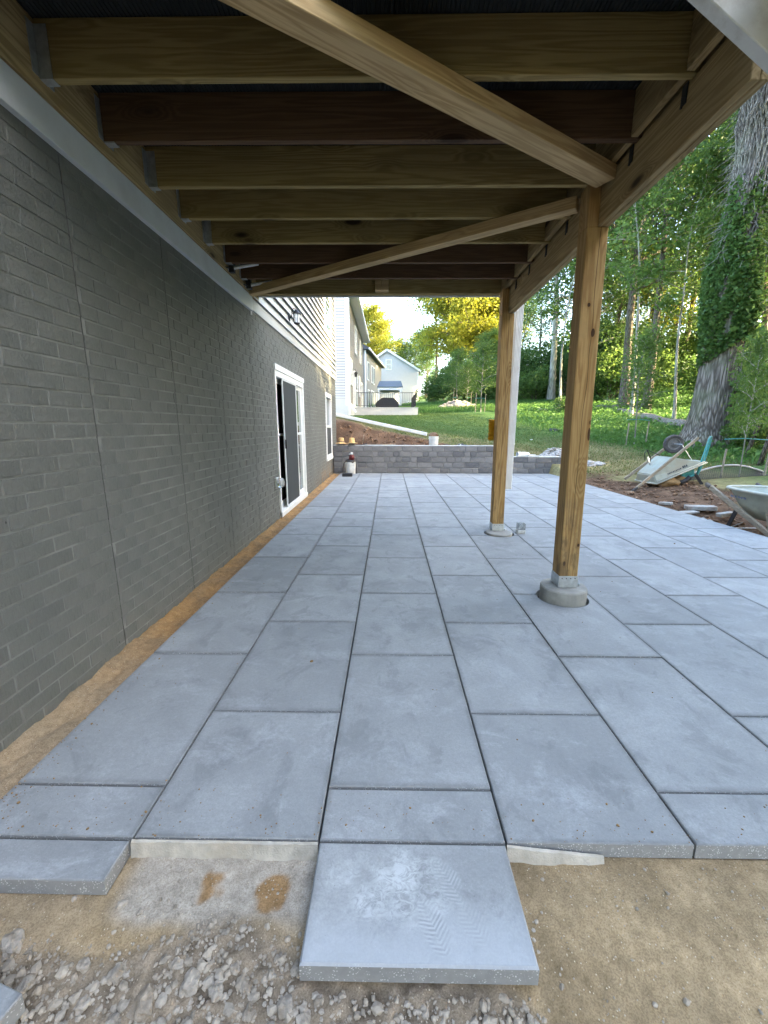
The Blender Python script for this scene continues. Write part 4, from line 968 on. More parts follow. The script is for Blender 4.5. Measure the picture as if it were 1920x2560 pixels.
# upright barrow, cropped by the right edge of the frame.  local: +x towards the wheel, y across, z up
def barrow_upright():
    t = thing('wheelbarrow', 'pale grey wheelbarrow standing upright at the right edge of the frame beside the slabs', 'wheelbarrow', (0,0,0), 'wheelbarrows')
    t.matrix_world = Matrix.Translation((5.24, 5.55, -.19)) @ Matrix.Rotation(R(-90), 4, 'Z')
    tub = tub_mesh(1, [(-.02,.655,.52,.36),(-.02,.63,.505,.345),(-.03,.62,.475,.318),(.0,.45,.39,.27),(.03,.30,.27,.20),(.04,.265,.21,.15)]).build('tub', M['barrow'], t, local=True, smooth=True)
    rm = MB()
    n = 40
    pts = []
    for k in range(n+1):
        a = 2*math.pi*k/n; c, s = math.cos(a), math.sin(a); p = 2/3.6; pts.append((-.02+math.copysign(abs(c)**p, c)*.515, math.copysign(abs(s)**p, s)*.355, .655))
    rm.tube(pts, .020, 8).build('rim', M['rim'], tub, local=True, smooth=True)
    for sgn in (-1, 1):
        MB().obox((-.66, sgn*.375, .625), (.36, sgn*.25, .10), .042, .07, (0,0,1)).build('handle', M['barrow_wood'], t, bevel=.008, local=True)
        MB().obox((-.75, sgn*.385, .665), (-.655, sgn*.375, .622), .05, .055).build('grip', M['rubber'], t, bevel=.012, local=True)
        MB().obox((-.22, sgn*.30, .36), (-.35, sgn*.30, .01), .012, .06, (1,0,0)).obox((-.35, sgn*.30, .012), (-.16, sgn*.27, .012), .05, .012).build('leg', M['steel_dark'], t, local=True)
        MB().obox((.30, sgn*.245, .13), (.20, sgn*.235, .40), .04, .05).build('riser', M['barrow_wood'], t, bevel=.004, local=True)
    MB().tube([(-.36,-.30,.06),(-.36,.30,.06)], .007, 6).tube([(.32,-.26,.12),(.32,.26,.12)], .010, 6).tube([(-.35,-.30,.05),(-.12,-.27,.20)], .007, 6).build('axle_and_stays', M['galv'], t, local=True)
    wheel(t, (.32, 0, .19), .185, .09, 'y')
    # worn blue grey print on the tub side
    b = MB()
    for i, (x, w_) in enumerate(((-.36,.05),(-.29,.03),(-.235,.035),(-.185,.03),(-.14,.04))): b.obox((x, -.302+.0, .545), (x+w_, -.302, .541), .002, .026)
    b.build('worn_print', plain('faded_blue_print', (.16,.19,.27), .7, 0, .2, 40, 0), tub, local=True)
barrow_upright()
# tipped barrow lying on its rim: frame u along the rim, v towards the tub bottom, w across (away from the camera)
def barrow_tipped():
    A = Vector((5.87, 9.02, .10)); U = Vector((1.09, .10, .465)).normalized(); Wd = Vector((-.08, 1, .0)); Wd = (Wd - U*Wd.dot(U)).normalized(); Vv = Wd.cross(U)*-1
    if Vv.z < 0: Vv = -Vv
    t = thing('wheelbarrow', 'grey green wheelbarrow tipped over on the dirt with its wheel in the air', 'wheelbarrow', (0,0,0), 'wheelbarrows')
    Mx = Matrix(((U.x, Wd.x, Vv.x, A.x), (U.y, Wd.y, Vv.y, A.y), (U.z, Wd.z, Vv.z, A.z), (0,0,0,1))); t.matrix_world = Mx
    # profile (u, v) near side, lofted across w
    prof_rim = [(0,0),(.012,.19),(.55,.405),(.885,.185),(1.19,.0)]
    b = MB(); W = .66
    lay = [(.0, .0), (.055, .97), (.11, 1.0), (W-.11, 1.0), (W-.055, .97), (W, .0)]
    vs_ = []
    for (w, k) in ((-.02,0),(.05,1),(W-.05,1),(W+.02,0)):
        for (u, v) in prof_rim:
            uu = u if k else (.55+(u-.55)*1.0); vs_.append((uu, w, v if k else 0.0))
    # near side panel slopes outward: rim ring at w=-.02, bottom ring at w=.05
    vs_ = []
    nr = [(0,-.02,0),(1.19,-.02,0),(1.19,W+.02,0),(0,W+.02,0)]
    bt = [(.03,.06,.185),(.54,.08,.40),(.86,.09,.195),(.86,W-.09,.195),(.54,W-.08,.40),(.03,W-.06,.185)]
    vs_ = nr + bt
    fs = [(0,1,6,5,4), (2,3,9,8,7), (0,4,9,3), (1,2,7,6), (4,5,8,9), (5,6,7,8)]
    tub = b.add(vs_, fs).build('tub', M['barrow'], t, local=True, bevel=.018, segs=2)
    MB().tube([(0,-.02,0),(1.19,-.02,0),(1.22,W/2,.0),(1.19,W+.02,0),(0,W+.02,0),(-.02,W/2,0),(0,-.02,0)], .018, 8).box(.03,1.15,-.028,-.012,.03,.05).build('rim', M['rim'], tub, local=True, smooth=True)
    # dark printed lettering on the side panel, too worn and small to read: uneven strokes
    pb = MB(); nrm = (Vector(bt[1])-Vector(nr[0])).cross(Vector(nr[1])-Vector(nr[0])).normalized()
    if nrm.y > 0: nrm = -nrm
    def on(u, v): 
        k = v/.40; return Vector((u, -.02+.10*k, v)) + nrm*.004
    rr = random.Random(3); u = .30
    while u < .74:
        w_ = rr.uniform(.018,.034)
        if .60 < u < .63: u += .03
        hgt = .05 if u > .63 else .032
        pb.add([on(u,.085), on(u+w_,.085), on(u+w_,.085+hgt), on(u,.085+hgt*rr.uniform(.7,1))], [(0,1,2,3)]); u += w_+rr.uniform(.006,.012)
    pb.build('worn_print', plain('dark_print', (.06,.07,.08), .7, 0, .2, 40, 0), tub, local=True)
    inv = Mx.inverted()
    def L(p): return inv @ Vector(p)
    axle = (6.30, 9.28, .955)
    MB().obox(L((6.56, 8.93, 1.10)), L((5.30, 8.78, .03)), .035, .062, L((0,0,1))-L((0,0,0))).build('handle', M['barrow_wood'], t, local=True, bevel=.006)
    MB().obox(L((5.33, 8.783, .055)), L((5.20, 8.768, -.05)), .045, .055, L((0,0,1))-L((0,0,0))).build('grip', M['rubber'], t, local=True, bevel=.01)
    MB().obox(L((6.62, 9.60, 1.08)), L((5.55, 9.68, .12)), .035, .062, L((0,0,1))-L((0,0,0))).build('handle', M['barrow_wood'], t, local=True, bevel=.006)
    wh = wheel(t, (0,0,0), .205, .10, 'y'); 
    wm = Matrix.Translation(L(axle)) @ (inv.to_3x3() @ Matrix.Rotation(R(-12), 3, 'Z')).to_4x4(); wh.matrix_basis = wm
    MB().tube([L((6.20,8.86,.965)), L(axle), L((6.55,9.66,.97))], .010, 6).tube([L((6.34,9.05,.93)), L((6.62,9.1,.62))], .009, 6).build('axle_and_stays', M['galv'], t, local=True)
    MB().tube([L((5.70,9.25,.60)),L((5.64,9.2,.76)),L((5.69,9.2,.82)),L((5.86,9.25,.77)),L((6.05,9.3,.70))], .009, 6).tube([L((5.69,9.2,.82)),L((5.80,9.22,.66)),L((5.82,9.25,.50))], .009, 6).build('leg', M['steel_dark'], t, local=True)
    MB().obox(L((5.72,9.2,.68)), L((5.80,9.2,.50)), .05, .012).build('foot_plate', M['galv'], t, local=True)
barrow_tipped()
mc = MB(); mc.stone((6.22,9.22,.10), .34, 31, 3, .42, .22); mc.stone((6.5,9.3,.16), .22, 32, 3, .5, .22)
tag(mc.build('mud_clump', M['mud'], smooth=True), 'clump of ochre mud under the tipped wheelbarrow', 'mud')
ht = thing('hand_truck', 'teal tubular hand truck lying under the tipped wheelbarrow with its handle up', 'hand truck', (6.85, 9.2, .2))
MB().tube([(6.80,9.12,.30),(6.86,9.12,.62),(6.93,9.10,1.08),(6.955,9.10,1.12),(6.985,9.12,1.12),(7.00,9.14,1.07),(6.95,9.16,.62),(6.89,9.18,.38),(6.84,9.16,.29),(6.6,9.12,.235)], .020, 9).build('handle', M['teal'], ht, smooth=True)
MB().obox((6.86,9.12,.55),(6.95,9.115,1.06), .012, .012).obox((6.50,9.2,.27),(6.78,9.22,.36), .06, .15).build('frame', M['teal'], ht)
MB().tube([(6.40,9.05,.12),(6.52,9.05,.17),(6.60,9.05,.25)], .045, 8).obox((6.76,9.1,.30),(6.93,9.05,.03), .05, .05).build('bracket', M['black'], ht)
# roll of wire mesh with a pale hose over it
wm = thing('wire_mesh', 'arched sheet of dark wire mesh standing on the grass behind the barrows', 'mesh', (8.0, 9.55, .0))
def arch(u): return 7.0+2.1*u, .08 + .42*math.sin(math.pi*(.12+.80*u)) - .12*u
b = MB(); nU, nV = 44, 16
for i in range(nU+1):
    x, zt_ = arch(i/nU); zb = tz(x, 9.5)+.0
    if zt_ > zb: b.tube([(x-.10, 9.45, zb), (x+.02, 9.58, zt_)], .0035, 4)
for j in range(nV):
    q = j/nV; pts = []
    for i in range(nU+1):
        x, zt_ = arch(i/nU); zb = tz(x, 9.5); pts.append((x-.10+.12*q, 9.45+.13*q, zb+(max(zt_, zb)-zb)*q))
    b.tube(pts, .0035, 4)
o = b.build('wires', M['steel_dark'], wm); o['kind'] = 'stuff'
tag(MB().tube([(arch(u)[0]+.01, 9.58, arch(u)[1]+.02) for u in np.linspace(-.03, .80, 24)], .020, 8).build('hose', plain('pale_pink_hose', (.52,.46,.44), .5, 0, .1, 10, .02), smooth=True), 'pale hose arched over the wire mesh', 'hose')

# ------------------------------------------------------------------ neighbouring houses
def window(parent, face, a0, a1, z0, z1, pos, fm='white'):
    """face 'x': wall plane x = pos, a = y range; face 'y': wall plane y = pos (facing -y), a = x range"""
    m = MB(); f = .09
    def bx(b, p0, p1, q0, q1, d0, d1):
        if face == 'x': b.box(pos+d0, pos+d1, p0, p1, q0, q1)
        else: b.box(p0, p1, pos-d1, pos-d0, q0, q1)
    bx(m,a0,a0+f,z0,z1,.0,.05); bx(m,a1-f,a1,z0,z1,.0,.05); bx(m,a0+f,a1-f,z1-f,z1,.0,.05); bx(m,a0+f,a1-f,z0,z0+f,.0,.05); bx(m,a0+f,a1-f,(z0+z1)/2-.03,(z0+z1)/2+.03,.0,.04)
    w = m.build('window', M[fm], parent)
    g = MB(); bx(g, a0+f, a1-f, z0+f, z1-f, .003, .02); g.build('glass_pane', M['glass'], w)
    return w
def lap_panel(name, parent, mat, face, a0, a1, z0, z1, pos, ex=.15):
    """boards as separate parts sharing one mesh"""
    n = int(round((z1-z0)/ex)); me = None
    for k in range(n):
        if me is None:
            b = MB(); pr = [(.018, 0), (.022, .002), (.004, ex+.01), (0, ex+.01)]
            if face == 'x': b.prism([(pos+p, q) for p, q in pr], a0, a1, 'y')
            else: b.prism([(pos-p, q*(ex-.018)/(ex+.01) if q > .05 else q) for p, q in pr][::-1], a0, a1, 'x')
            me = b.mesh('siding_board', org=ORIG[parent.name])
        o = link('siding_board', me, M[mat], parent); o.location = (0, 0, z0+ex*k)
# house 2 (closest neighbour)
def house2():
    x1, y0, y1, zb, ze = -2.2, 22.2, 35.2, 1.6, 8.05
    h = thing('neighbour_house', 'closest neighbouring house with pale blue white siding end and white eaves', 'house', (-6, 28, 1.6), 'houses beyond the bank')
    MB().box(-12, x1-.004, y0+.004, y1, zb, ze).build('wall', M['siding2'], h)
    MB().box(-7, x1+.02, y0-.03, y0, zb, 2.75).box(x1, x1+.03, y0, y1, zb, 2.6).build('foundation', M['siding2'], h)
    MB().box(-7, x1-.10, y0-.002, y0+.003, 2.75, ze-.05).build('lap_shade_panel', M['roof'], h)  # dark sheet standing in for the shadow lines between boards
    lap_panel('a', h, 'siding2', 'y', -7, x1-.10, 2.76, ze-.05, y0, .132)
    lap_panel('b', h, 'siding_tan', 'x', y0+.12, y1-.1, 2.62, ze-.05, x1, .132)
    MB().box(x1-.10, x1+.03, y0-.035, y0+.10, 2.4, ze).build('corner_trim', M['white'], h)
    MB().obox((x1+.09, y0+.06, 1.75), (x1+.09, y0+.06, ze-.05), .09, .08, (0,1,0)).obox((x1+.09,y0+.06,2.52),(x1+.42,y0-.02,2.05), .09,.08).build('downspout', M['white'], h)
    MB().prism([(-12.4, ze), (x1+.45, ze-.02), (x1+.45, ze+.16), (-7.1, ze+3.2), (-12.4, ze+.2)], y0-.18, y1+.2, 'y').build('roof', M['roof'], h)
    MB().box(x1-.02, x1+.47, y0-.24, y1+.2, ze-.10, ze-.025).build('soffit', M['siding'], h)
    MB().box(x1+.455, x1+.56, y0-.24, y1+.2, ze-.06, ze+.10).build('gutter', M['white'], h)
    for a0, a1, z0, z1 in ((23.6,24.6,3.6,5.0),(25.4,26.3,2.5,4.6),(26.6,28.6,2.5,4.7),(27,28.2,5.8,7.4),(30,31,3.4,4.8),(31,32.2,5.8,7.4),(32.5,34,2.5,4.6)): window(h, 'x', a0, a1, z0, z1, x1+.02)
    return h
house2()
lt = thing('wall_lantern', 'small dark lantern on the side of the closest neighbouring house', 'lamp', (-2.12, 24.95, 4.3))
MB().box(-2.175,-2.14,24.88,25.02,4.25,4.6).tube([(-2.14,24.95,4.5),(-2.0,24.95,4.55),(-1.98,24.95,4.4)], .015, 6).lathe([(.02,4.45),(.10,4.38),(.07,4.15),(.0,4.13)], (-1.97,24.95,0), 8).build('lantern_body', M['black'], lt)
# raised block patio with railing, covered grill
def block_patio():
    t = thing('raised_patio', 'raised pale block patio with black railing beside the closest neighbouring house', 'patio', (-.2, 28, 2.0))
    MB().box(-2.15, 1.66, 25.97, 32.2, 1.2, 2.36).build('core', M['conc'], t)
    cache = {}
    for r in range(4):
        for (face, a, b) in (('y', -2.16, 1.74), ('x', 25.9, 32.2)):
            x = a - (.2 if r % 2 else 0)
            while x < b-.02:
                L = random.choice([.3,.45,.6]); xa, xb = max(x, a), min(x+L, b); x += L
                if xb-xa < .05: continue
                bx = MB()
                if face == 'y': bx.box(xa+.004, xb-.004, 25.9+random.uniform(0,.012), 25.965, 1.82+r*.155, 1.82+r*.155+.150)
                else: bx.box(1.665, 1.74-random.uniform(0,.012), xa+.004, xb-.004, 1.82+r*.155, 1.82+r*.155+.150)
                bx.build('patio_block', M['siding2'], t)
    MB().box(-2.16, 1.76, 25.88, 32.2, 2.441, 2.475).build('coping', M['siding2'], t)
    rb = MB(); zt = 3.36
    rb.box(-2.0, 1.62, 26.02, 26.06, zt-.035, zt).box(-2.0, 1.62, 26.03, 26.055, 2.56, 2.585).box(1.60, 1.64, 26.06, 32, zt-.035, zt).box(1.61, 1.63, 26.06, 32, 2.56, 2.585)
    rl = rb.build('railing', M['black_metal'], t)
    me = MB().box(-.011,.011,-.011,.011,2.586-2.0,zt-.036-2.0).mesh('baluster')
    for k in range(31): 
        o = link('baluster', me, M['black_metal'], rl); o.location = (-1.95+.118*k+.2, 26.04-28, 0)
    for k in range(24):
        o = link('baluster', me, M['black_metal'], rl); o.location = (1.62+.2, 26.3+.23*k-28, 0)
    return t
block_patio()
g = thing('covered_grill', 'barbecue grill under a black cover on the raised block patio', 'grill', (-.1, 27.6, 2.475))
MB().prism([(-.92,2.476),(.58,2.476),(.60,2.80),(.30,3.10),(.20,3.13),(-.42,3.15),(-.56,3.10),(-.90,2.84)], 27.3, 28.0, 'y').build('cover', M['black_metal'], g, bevel=.05, segs=2)
# house 3, slightly turned
def house3():
    h = thing('neighbour_house', 'second neighbouring tan sided house, behind the first along the lawn', 'house', (-6, 46, 2.6), 'houses beyond the bank')
    a, b = Vector((-2.25, 39.2)), Vector((-1.02, 51.0)); dirv = (b-a).normalized(); nv = Vector((dirv.y, -dirv.x)); ze = 8.15
    fp = [tuple(a), tuple(b), tuple(b-nv*10), tuple(a-nv*10)]
    MB().prism(fp, 1.8, ze).build('wall', M['siding_tan'], h)
    e0, e1 = a+nv*.4-dirv*.3, b+nv*.4+dirv*.3; r0, r1 = a-nv*5-dirv*.3, b-nv*5+dirv*.3; f0, f1 = a-nv*10.4-dirv*.3, b-nv*10.4+dirv*.3
    MB().add([(*e0,ze-.05),(*e1,ze-.05),(*r1,ze+3.1),(*r0,ze+3.1),(*f0,ze-.05),(*f1,ze-.05),(*e0,ze+.12),(*e1,ze+.12)], [(6,7,2,3),(3,2,5,4),(0,1,7,6),(0,4,5,1),(0,6,3,4),(1,5,2,7)]).build('roof', M['roof'], h)
    MB().obox((*(a+nv*.45-dirv*.35),ze-.0), (*(b+nv*.45+dirv*.35),ze-.0), .12, .14).build('gutter', M['white'], h)
    MB().obox((*(a+nv*.03-dirv*.01),2), (*(a+nv*.03-dirv*.01),ze-.08), .14, .14, (0,1,0)).build('corner_trim', M['white'], h)
    for s0, z0, z1 in ((1.2,5.6,7.3),(3.8,5.6,7.3),(4.9,5.6,7.3),(1.4,2.7,4.8),(3.5,2.7,4.9),(4.7,2.7,4.9),(6.2,2.7,4.9),(7.6,2.7,4.9),(9.2,2.7,4.9)):
        p = a+dirv*s0+nv*.03; q = p+dirv*.95
        w = MB().obox((*p,(z0+z1)/2),(*q,(z0+z1)/2), .06, z1-z0).build('window', M['white'], h)
        MB().obox((*(p+dirv*.1+nv*.035),(z0+z1)/2),(*(q-dirv*.1+nv*.035),(z0+z1)/2), .02, z1-z0-.2).build('glass_pane', M['glass'], w)
house3()
def canopy():
    t = thing('door_canopy', 'small dark metal roofed canopy on white posts behind the raised patio', 'canopy', (.1, 40.2, 2.6))
    z0, zr = 4.86, 5.5
    MB().add([(-1.15,38.8,z0),(1.2,38.8,z0),(1.05,40.1,zr),(-.95,40.1,zr),(-1.15,41.4,z0),(1.2,41.4,z0),(-1.15,38.8,z0-.04),(1.2,38.8,z0-.04),(-1.15,41.4,z0-.04),(1.2,41.4,z0-.04)],
             [(0,1,2,3),(3,2,5,4),(0,3,4),(1,5,2),(6,8,9,7),(0,6,7,1),(1,7,9,5),(5,9,8,4),(4,8,6,0)]).build('roof', M['roof_blue'], t)
    MB().box(-1.1,1.15,38.86,38.95,z0-.28,z0-.045).box(-1.1,1.15,41.2,41.3,z0-.28,z0-.045).box(1.06,1.15,38.951,41.199,z0-.28,z0-.045).build('fascia', M['white'], t)
    for x, y in ((.98, 38.95), (.98, 41.1), (-1.0, 38.95)): MB().box(x-.09, x+.09, y-.09, y+.09, 2.3, z0-.285).build('post', M['white'], t)
canopy()
def house4():
    h = thing('gable_house', 'white gable ended house at the end of the row in front of the trees', 'house', (-.3, 62, 3), 'houses beyond the bank')
    x0, x1, y0, y1, zb, ze = -4.1, 3.72, 56.4, 68, 2.3, 8.55; xm = (x0+x1)/2-.2; zp = 11.0
    MB().prism([(x0,zb),(x1,zb),(x1,ze),(xm,zp),(x0,ze)], y0, y1, 'y').build('wall', M['siding2'], h)
    for s, xe in ((-1, x0-.35), (1, x1+.35)):
        xa = x0 if s < 0 else x1; k = (zp-ze)/(xm-xa); zz = ze+(xe-xa)*k
        MB().add([(xe,y0-.3,zz),(xm,y0-.3,zp),(xm,y1,zp),(xe,y1,zz),(xe,y0-.3,zz+.16),(xm,y0-.3,zp+.16),(xm,y1,zp+.16),(xe,y1,zz+.16)], [(0,1,2,3),(4,7,6,5),(0,4,5,1),(1,5,6,2),(2,6,7,3),(3,7,4,0)]).build('roof_slope', M['roof'], h)
        MB().obox((xe,y0-.32,zz+.05),(xm-s*.02,y0-.32,zp+.05), .03, .24).build('rake_board', M['white'], h)
    window(h, 'y', -.55, .25, 8.6, 9.9, y0); window(h, 'y', -1.3, .05, 5.6, 7.1, y0); window(h, 'y', 2.3, 3.1, 3.2, 4.6, y0)
    MB().box(x1-.06, x1+.05, y0-.04, y0+.1, zb, ze).build('corner_trim', M['white'], h)
house4()

# ------------------------------------------------------------------ vegetation
def leaves(P, size, rs, droop=.0, aspect=.62):
    """one bent rhombus leaf (clump) per point"""
    P = np.asarray(P, float); n = len(P); s = size*rs.uniform(.65, 1.35, n)[:,None]
    u = rs.normal(size=(n,3)); u[:,2] = u[:,2]*.6 - droop; u /= np.linalg.norm(u, axis=1)[:,None]
    w = rs.normal(size=(n,3)); v = np.cross(u, w); v /= np.linalg.norm(v, axis=1)[:,None]; nn = np.cross(u, v)
    a = P - u*s*.5; b = P + v*s*aspect*.5 + nn*s*.08; c = P + u*s*.5; d = P - v*s*aspect*.5 + nn*s*.08
    V = np.stack([a,b,c,d], 1).reshape(-1,3); i = np.arange(n)*4
    return V, np.stack([i,i+1,i+2,i+3], 1)
def make_tree(seed, H, r0, clear, limb, nl, size, per, bend=.5, top=1.0, fork=False):
    rr = random.Random(seed); rs = np.random.default_rng(seed); t = MB(); pts = []
    ph = rr.uniform(0,6.3); ph2 = rr.uniform(0,6.3)
    def axis(z): q = z/H; return Vector((bend*math.sin(q*3.1+ph)*q + .25*bend*math.sin(q*9+ph2)*q, bend*math.cos(q*2.7+ph2)*q, z))
    n = 16; path = [axis(H*top*i/(n-1)) for i in range(n)]; path[0].z = -.35
    rad = [max(.02, r0*(1-.90*(i/(n-1))**.85)*(1.35 if i == 0 else (1.08 if i == 1 else 1))) for i in range(n)]
    t.tube(path, rad, 9)
    for k in range(nl):
        q = (k+.5)/nl; z = clear + (H-clear)*q*.97; base = axis(z); a = k*2.4+rr.uniform(-.5,.5); L = limb*(1.0-.62*q**1.6)*rr.uniform(.65,1.2)*(.75+.5*min(1,q*4))
        el = rr.uniform(.25,.75)+.5*q; d = Vector((math.cos(a)*math.cos(el), math.sin(a)*math.cos(el), math.sin(el)))
        pth = [base]; dd = d.copy()
        for s in range(5):
            dd = (dd + Vector((rr.gauss(0,.16), rr.gauss(0,.16), rr.gauss(-.02,.12)))).normalized(); pth.append(pth[-1]+dd*L/5)
        rb = max(.018, r0*(1-.85*q)*.34); t.tube(pth, [rb*(1-.16*i) for i in range(6)], 5, cap=False)
        for s in range(5):
            b0 = pth[2+min(3, s*4//5)]; a2 = rr.uniform(0,6.3); L2 = L*rr.uniform(.28,.55)
            d2 = (d*.6 + Vector((math.cos(a2), math.sin(a2), rr.uniform(-.35,.6)))).normalized(); e = b0 + d2*L2
            t.tube([b0, (b0+e)/2+Vector((0,0,.06*L2)), e], [rb*.35, rb*.25, .006], 4, cap=False)
            for m in range(3):
                c = b0.lerp(e, .35+.33*m); sg = L*.115+.10
                pts.append(rs.normal((c.x,c.y,c.z), (sg,sg,sg*.6), (per,3)))
        pts.append(rs.normal(tuple(pth[-1]), (L*.13+.1,)*3, (per,3)))
    P = np.concatenate(pts); V, F = leaves(P, size, rs, .15)
    return t.mesh('trunk', fixn=False), np_mesh('crown', V, F)
def bush_mesh(seed, h, r, n, size, lobes=7):
    rr = random.Random(seed); rs = np.random.default_rng(seed); P = []; t = MB()
    for k in range(lobes):
        a = k*2.4; q = rr.uniform(.1,.75); c = (r*q*math.cos(a), r*q*math.sin(a), h*rr.uniform(.35,.8)); lr = r*rr.uniform(.35,.6)
        d = rs.normal(size=(n//lobes,3)); d /= np.linalg.norm(d,axis=1)[:,None]; rad = rs.uniform(.25,1.,(n//lobes,1))**.5
        P.append(np.array(c)+d*rad*np.array([lr,lr,h*.34]))
        t.tube([(0,0,-.15),(c[0]*.4,c[1]*.4,c[2]*.5),c], [.03,.02,.008], 5, cap=False)
    P = np.concatenate(P); P = P[P[:,2] > .03]; V, F = leaves(P, size, rs, .1); return t.mesh('stem', fixn=False), np_mesh('foliage', V, F)
TREES = {}
TREES['a'] = make_tree(11, 17.0, .24, 5.5, 4.2, 24, .20, 24, .9)
TREES['b'] = make_tree(12, 19.0, .30, 7.5, 4.6, 22, .21, 24, .6)
TREES['c'] = make_tree(13, 15.0, .17, 4.0, 3.4, 24, .18, 22, 1.2)
TREES['d'] = make_tree(14, 16.0, .20, 2.6, 3.6, 28, .19, 24, .8)
TREES['thin'] = make_tree(15, 11.0, .075, 4.5, 1.8, 16, .15, 16, .9)
TREES['sparse'] = make_tree(16, 18.0, .22, 6.5, 4.4, 20, .17, 13, .9)
TREES['gold'] = make_tree(19, 16.0, .34, 3.4, 5.0, 42, .29, 46, .6)
TREES['dome'] = make_tree(18, 16.0, .34, 3.6, 5.2, 36, .25, 38, .6)
SAP = make_tree(17, 3.2, .022, .9, .75, 16, .075, 14, .12)
BUSH = [bush_mesh(31, 2.6, 1.8, 3400, .15), bush_mesh(32, 3.6, 2.0, 4200, .16), bush_mesh(33, 1.4, 1.2, 2200, .11)]
def px(xd, Y): return (xd-841.5)/903.0*Y       # world x of a bearing at distance Y (metres)
def tree(kind, x, y, s, rz, bark_m, leaf_m, lab, group, name='tree', sz=None, tilt=None):
    tm, cm = TREES[kind]
    if lab is None: lab = {'bark': 'dark', 'bark_pale': 'pale grey'}[bark_m] + ' trunked woodland tree with ' + {'leaf': 'deep green', 'leaf_light': 'fresh green', 'leaf_sunlit': 'sunlight tinted yellow'}[leaf_m] + ' leaves on the hillside to the right'
    t = thing(name, lab, 'tree', (x, y, tz(x, y)), group); t.rotation_euler = (tilt[0] if tilt else 0, tilt[1] if tilt else 0, rz); t.scale = (s, s, sz or s)
    ROW.append((lab, x/y, t)) if (y > 14 and lab != WL) else None
    for nm, me, mt in (('trunk', tm, bark_m), ('crown', cm, leaf_m)):
        o = bpy.data.objects.new(nm, me); COL.objects.link(o); o.parent = t
        if len(me.materials) == 0: me.materials.append(M[mt])
        o.material_slots[0].link = 'OBJECT'; o.material_slots[0].material = M[mt]
    return t
ROW = []; WG = 'trees of the woods on the rising hillside'; WL = 'green woodland tree standing among the others on the hillside to the right'  # WL labels the unseen trees added out of frame to shade the yard
PG = 'pale trunked trees at the edge of the woods'
rt = random.Random(44)
# distinct trunks
tree('b', px(1183, 33), 33, .95, .3, 'bark_pale', 'leaf', 'pale crooked trunked tree just right of the downspout', PG)
tree('thin', px(1205, 27), 27, 1.15, 1.2, 'bark_pale', 'leaf_light', 'slim pale forked sapling tree between the two deck posts', PG)
tree('sparse', px(1213, 36), 36, 1.0, 2.2, 'bark_pale', 'leaf', 'straight pale trunk seen just left of the near deck post', PG)
tree('b', px(1326, 34), 34, 1.05, 4.0, 'bark_pale', 'leaf', 'tall straight grey trunk just right of the near deck post', PG)
tree('thin', px(1355, 22), 22, 1.25, 3.0, 'bark_pale', 'leaf_light', 'thin mottled pale trunk between the near post and the fallen log', PG)
tree('thin', px(1448, 20), 20, 1.0, 2.0, 'bark_pale', 'leaf_light', 'very thin straight pale stem left of the ivy clad trunk', PG)
tree('thin', px(1486, 23), 23, .95, 5.0, 'bark_pale', 'leaf_light', 'very thin crooked stem directly left of the ivy clad trunk', PG)
tree('sparse', px(1445, 33), 33, 1.1, .9, 'bark', 'leaf', 'dark double trunked tree against the bright gap of sky', WG)
tree('sparse', px(1425, 35), 35, 1.05, 2.9, 'bark', 'leaf', 'dark straight trunk at the left side of the bright gap of sky', WG)
tree('a', px(1338, 26), 26, 1.15, 5.2, 'bark', 'leaf', 'dark branching tree whose trunk rises behind the top of the near post', WG)
tree('b', px(1636, 18), 18, .95, 3.3, 'bark_pale', 'leaf', 'pale grey trunk at the right edge behind the ivy clad trunk', PG)
tree('c', px(1610, 21), 21, 1.1, 1.0, 'bark', 'leaf', 'grey trunk right behind the ivy clad trunk', WG)
for xd, Y, k in ((1118,44,'d'),(1150,40,'a'),(1262,38,'c'),(1300,34,'d'),(1370,40,'a'),(1500,33,'a'),(1530,27,'b'),(1545,40,'d'),(1580,33,'a'),(1640,27,'b'),(1690,22,'a'),(1700,32,'d'),(1760,18,'b'),(1800,26,'a'),(1560,21,'c'),(1250,30,'d'),(1285,40,'d'),(1325,39,'d'),(1388,33,'d'),(1500,38,'d'),(1530,32,'d'),(1562,30,'d'),(1260,29,'sparse'),(1385,24,'sparse')):
    x = px(xd, Y); t = tree(k, x, Y, rt.uniform(.85,1.12)*(.62 if Y > 37 else 1), rt.uniform(0,6.28), rt.choice(['bark','bark','bark_pale']), ('leaf_sunlit' if (1330 < xd < 1490 and Y > 30) else rt.choice(['leaf','leaf','leaf_light'])), None, WG)  # deeper crowns coloured gold in place of sunlight reaching them
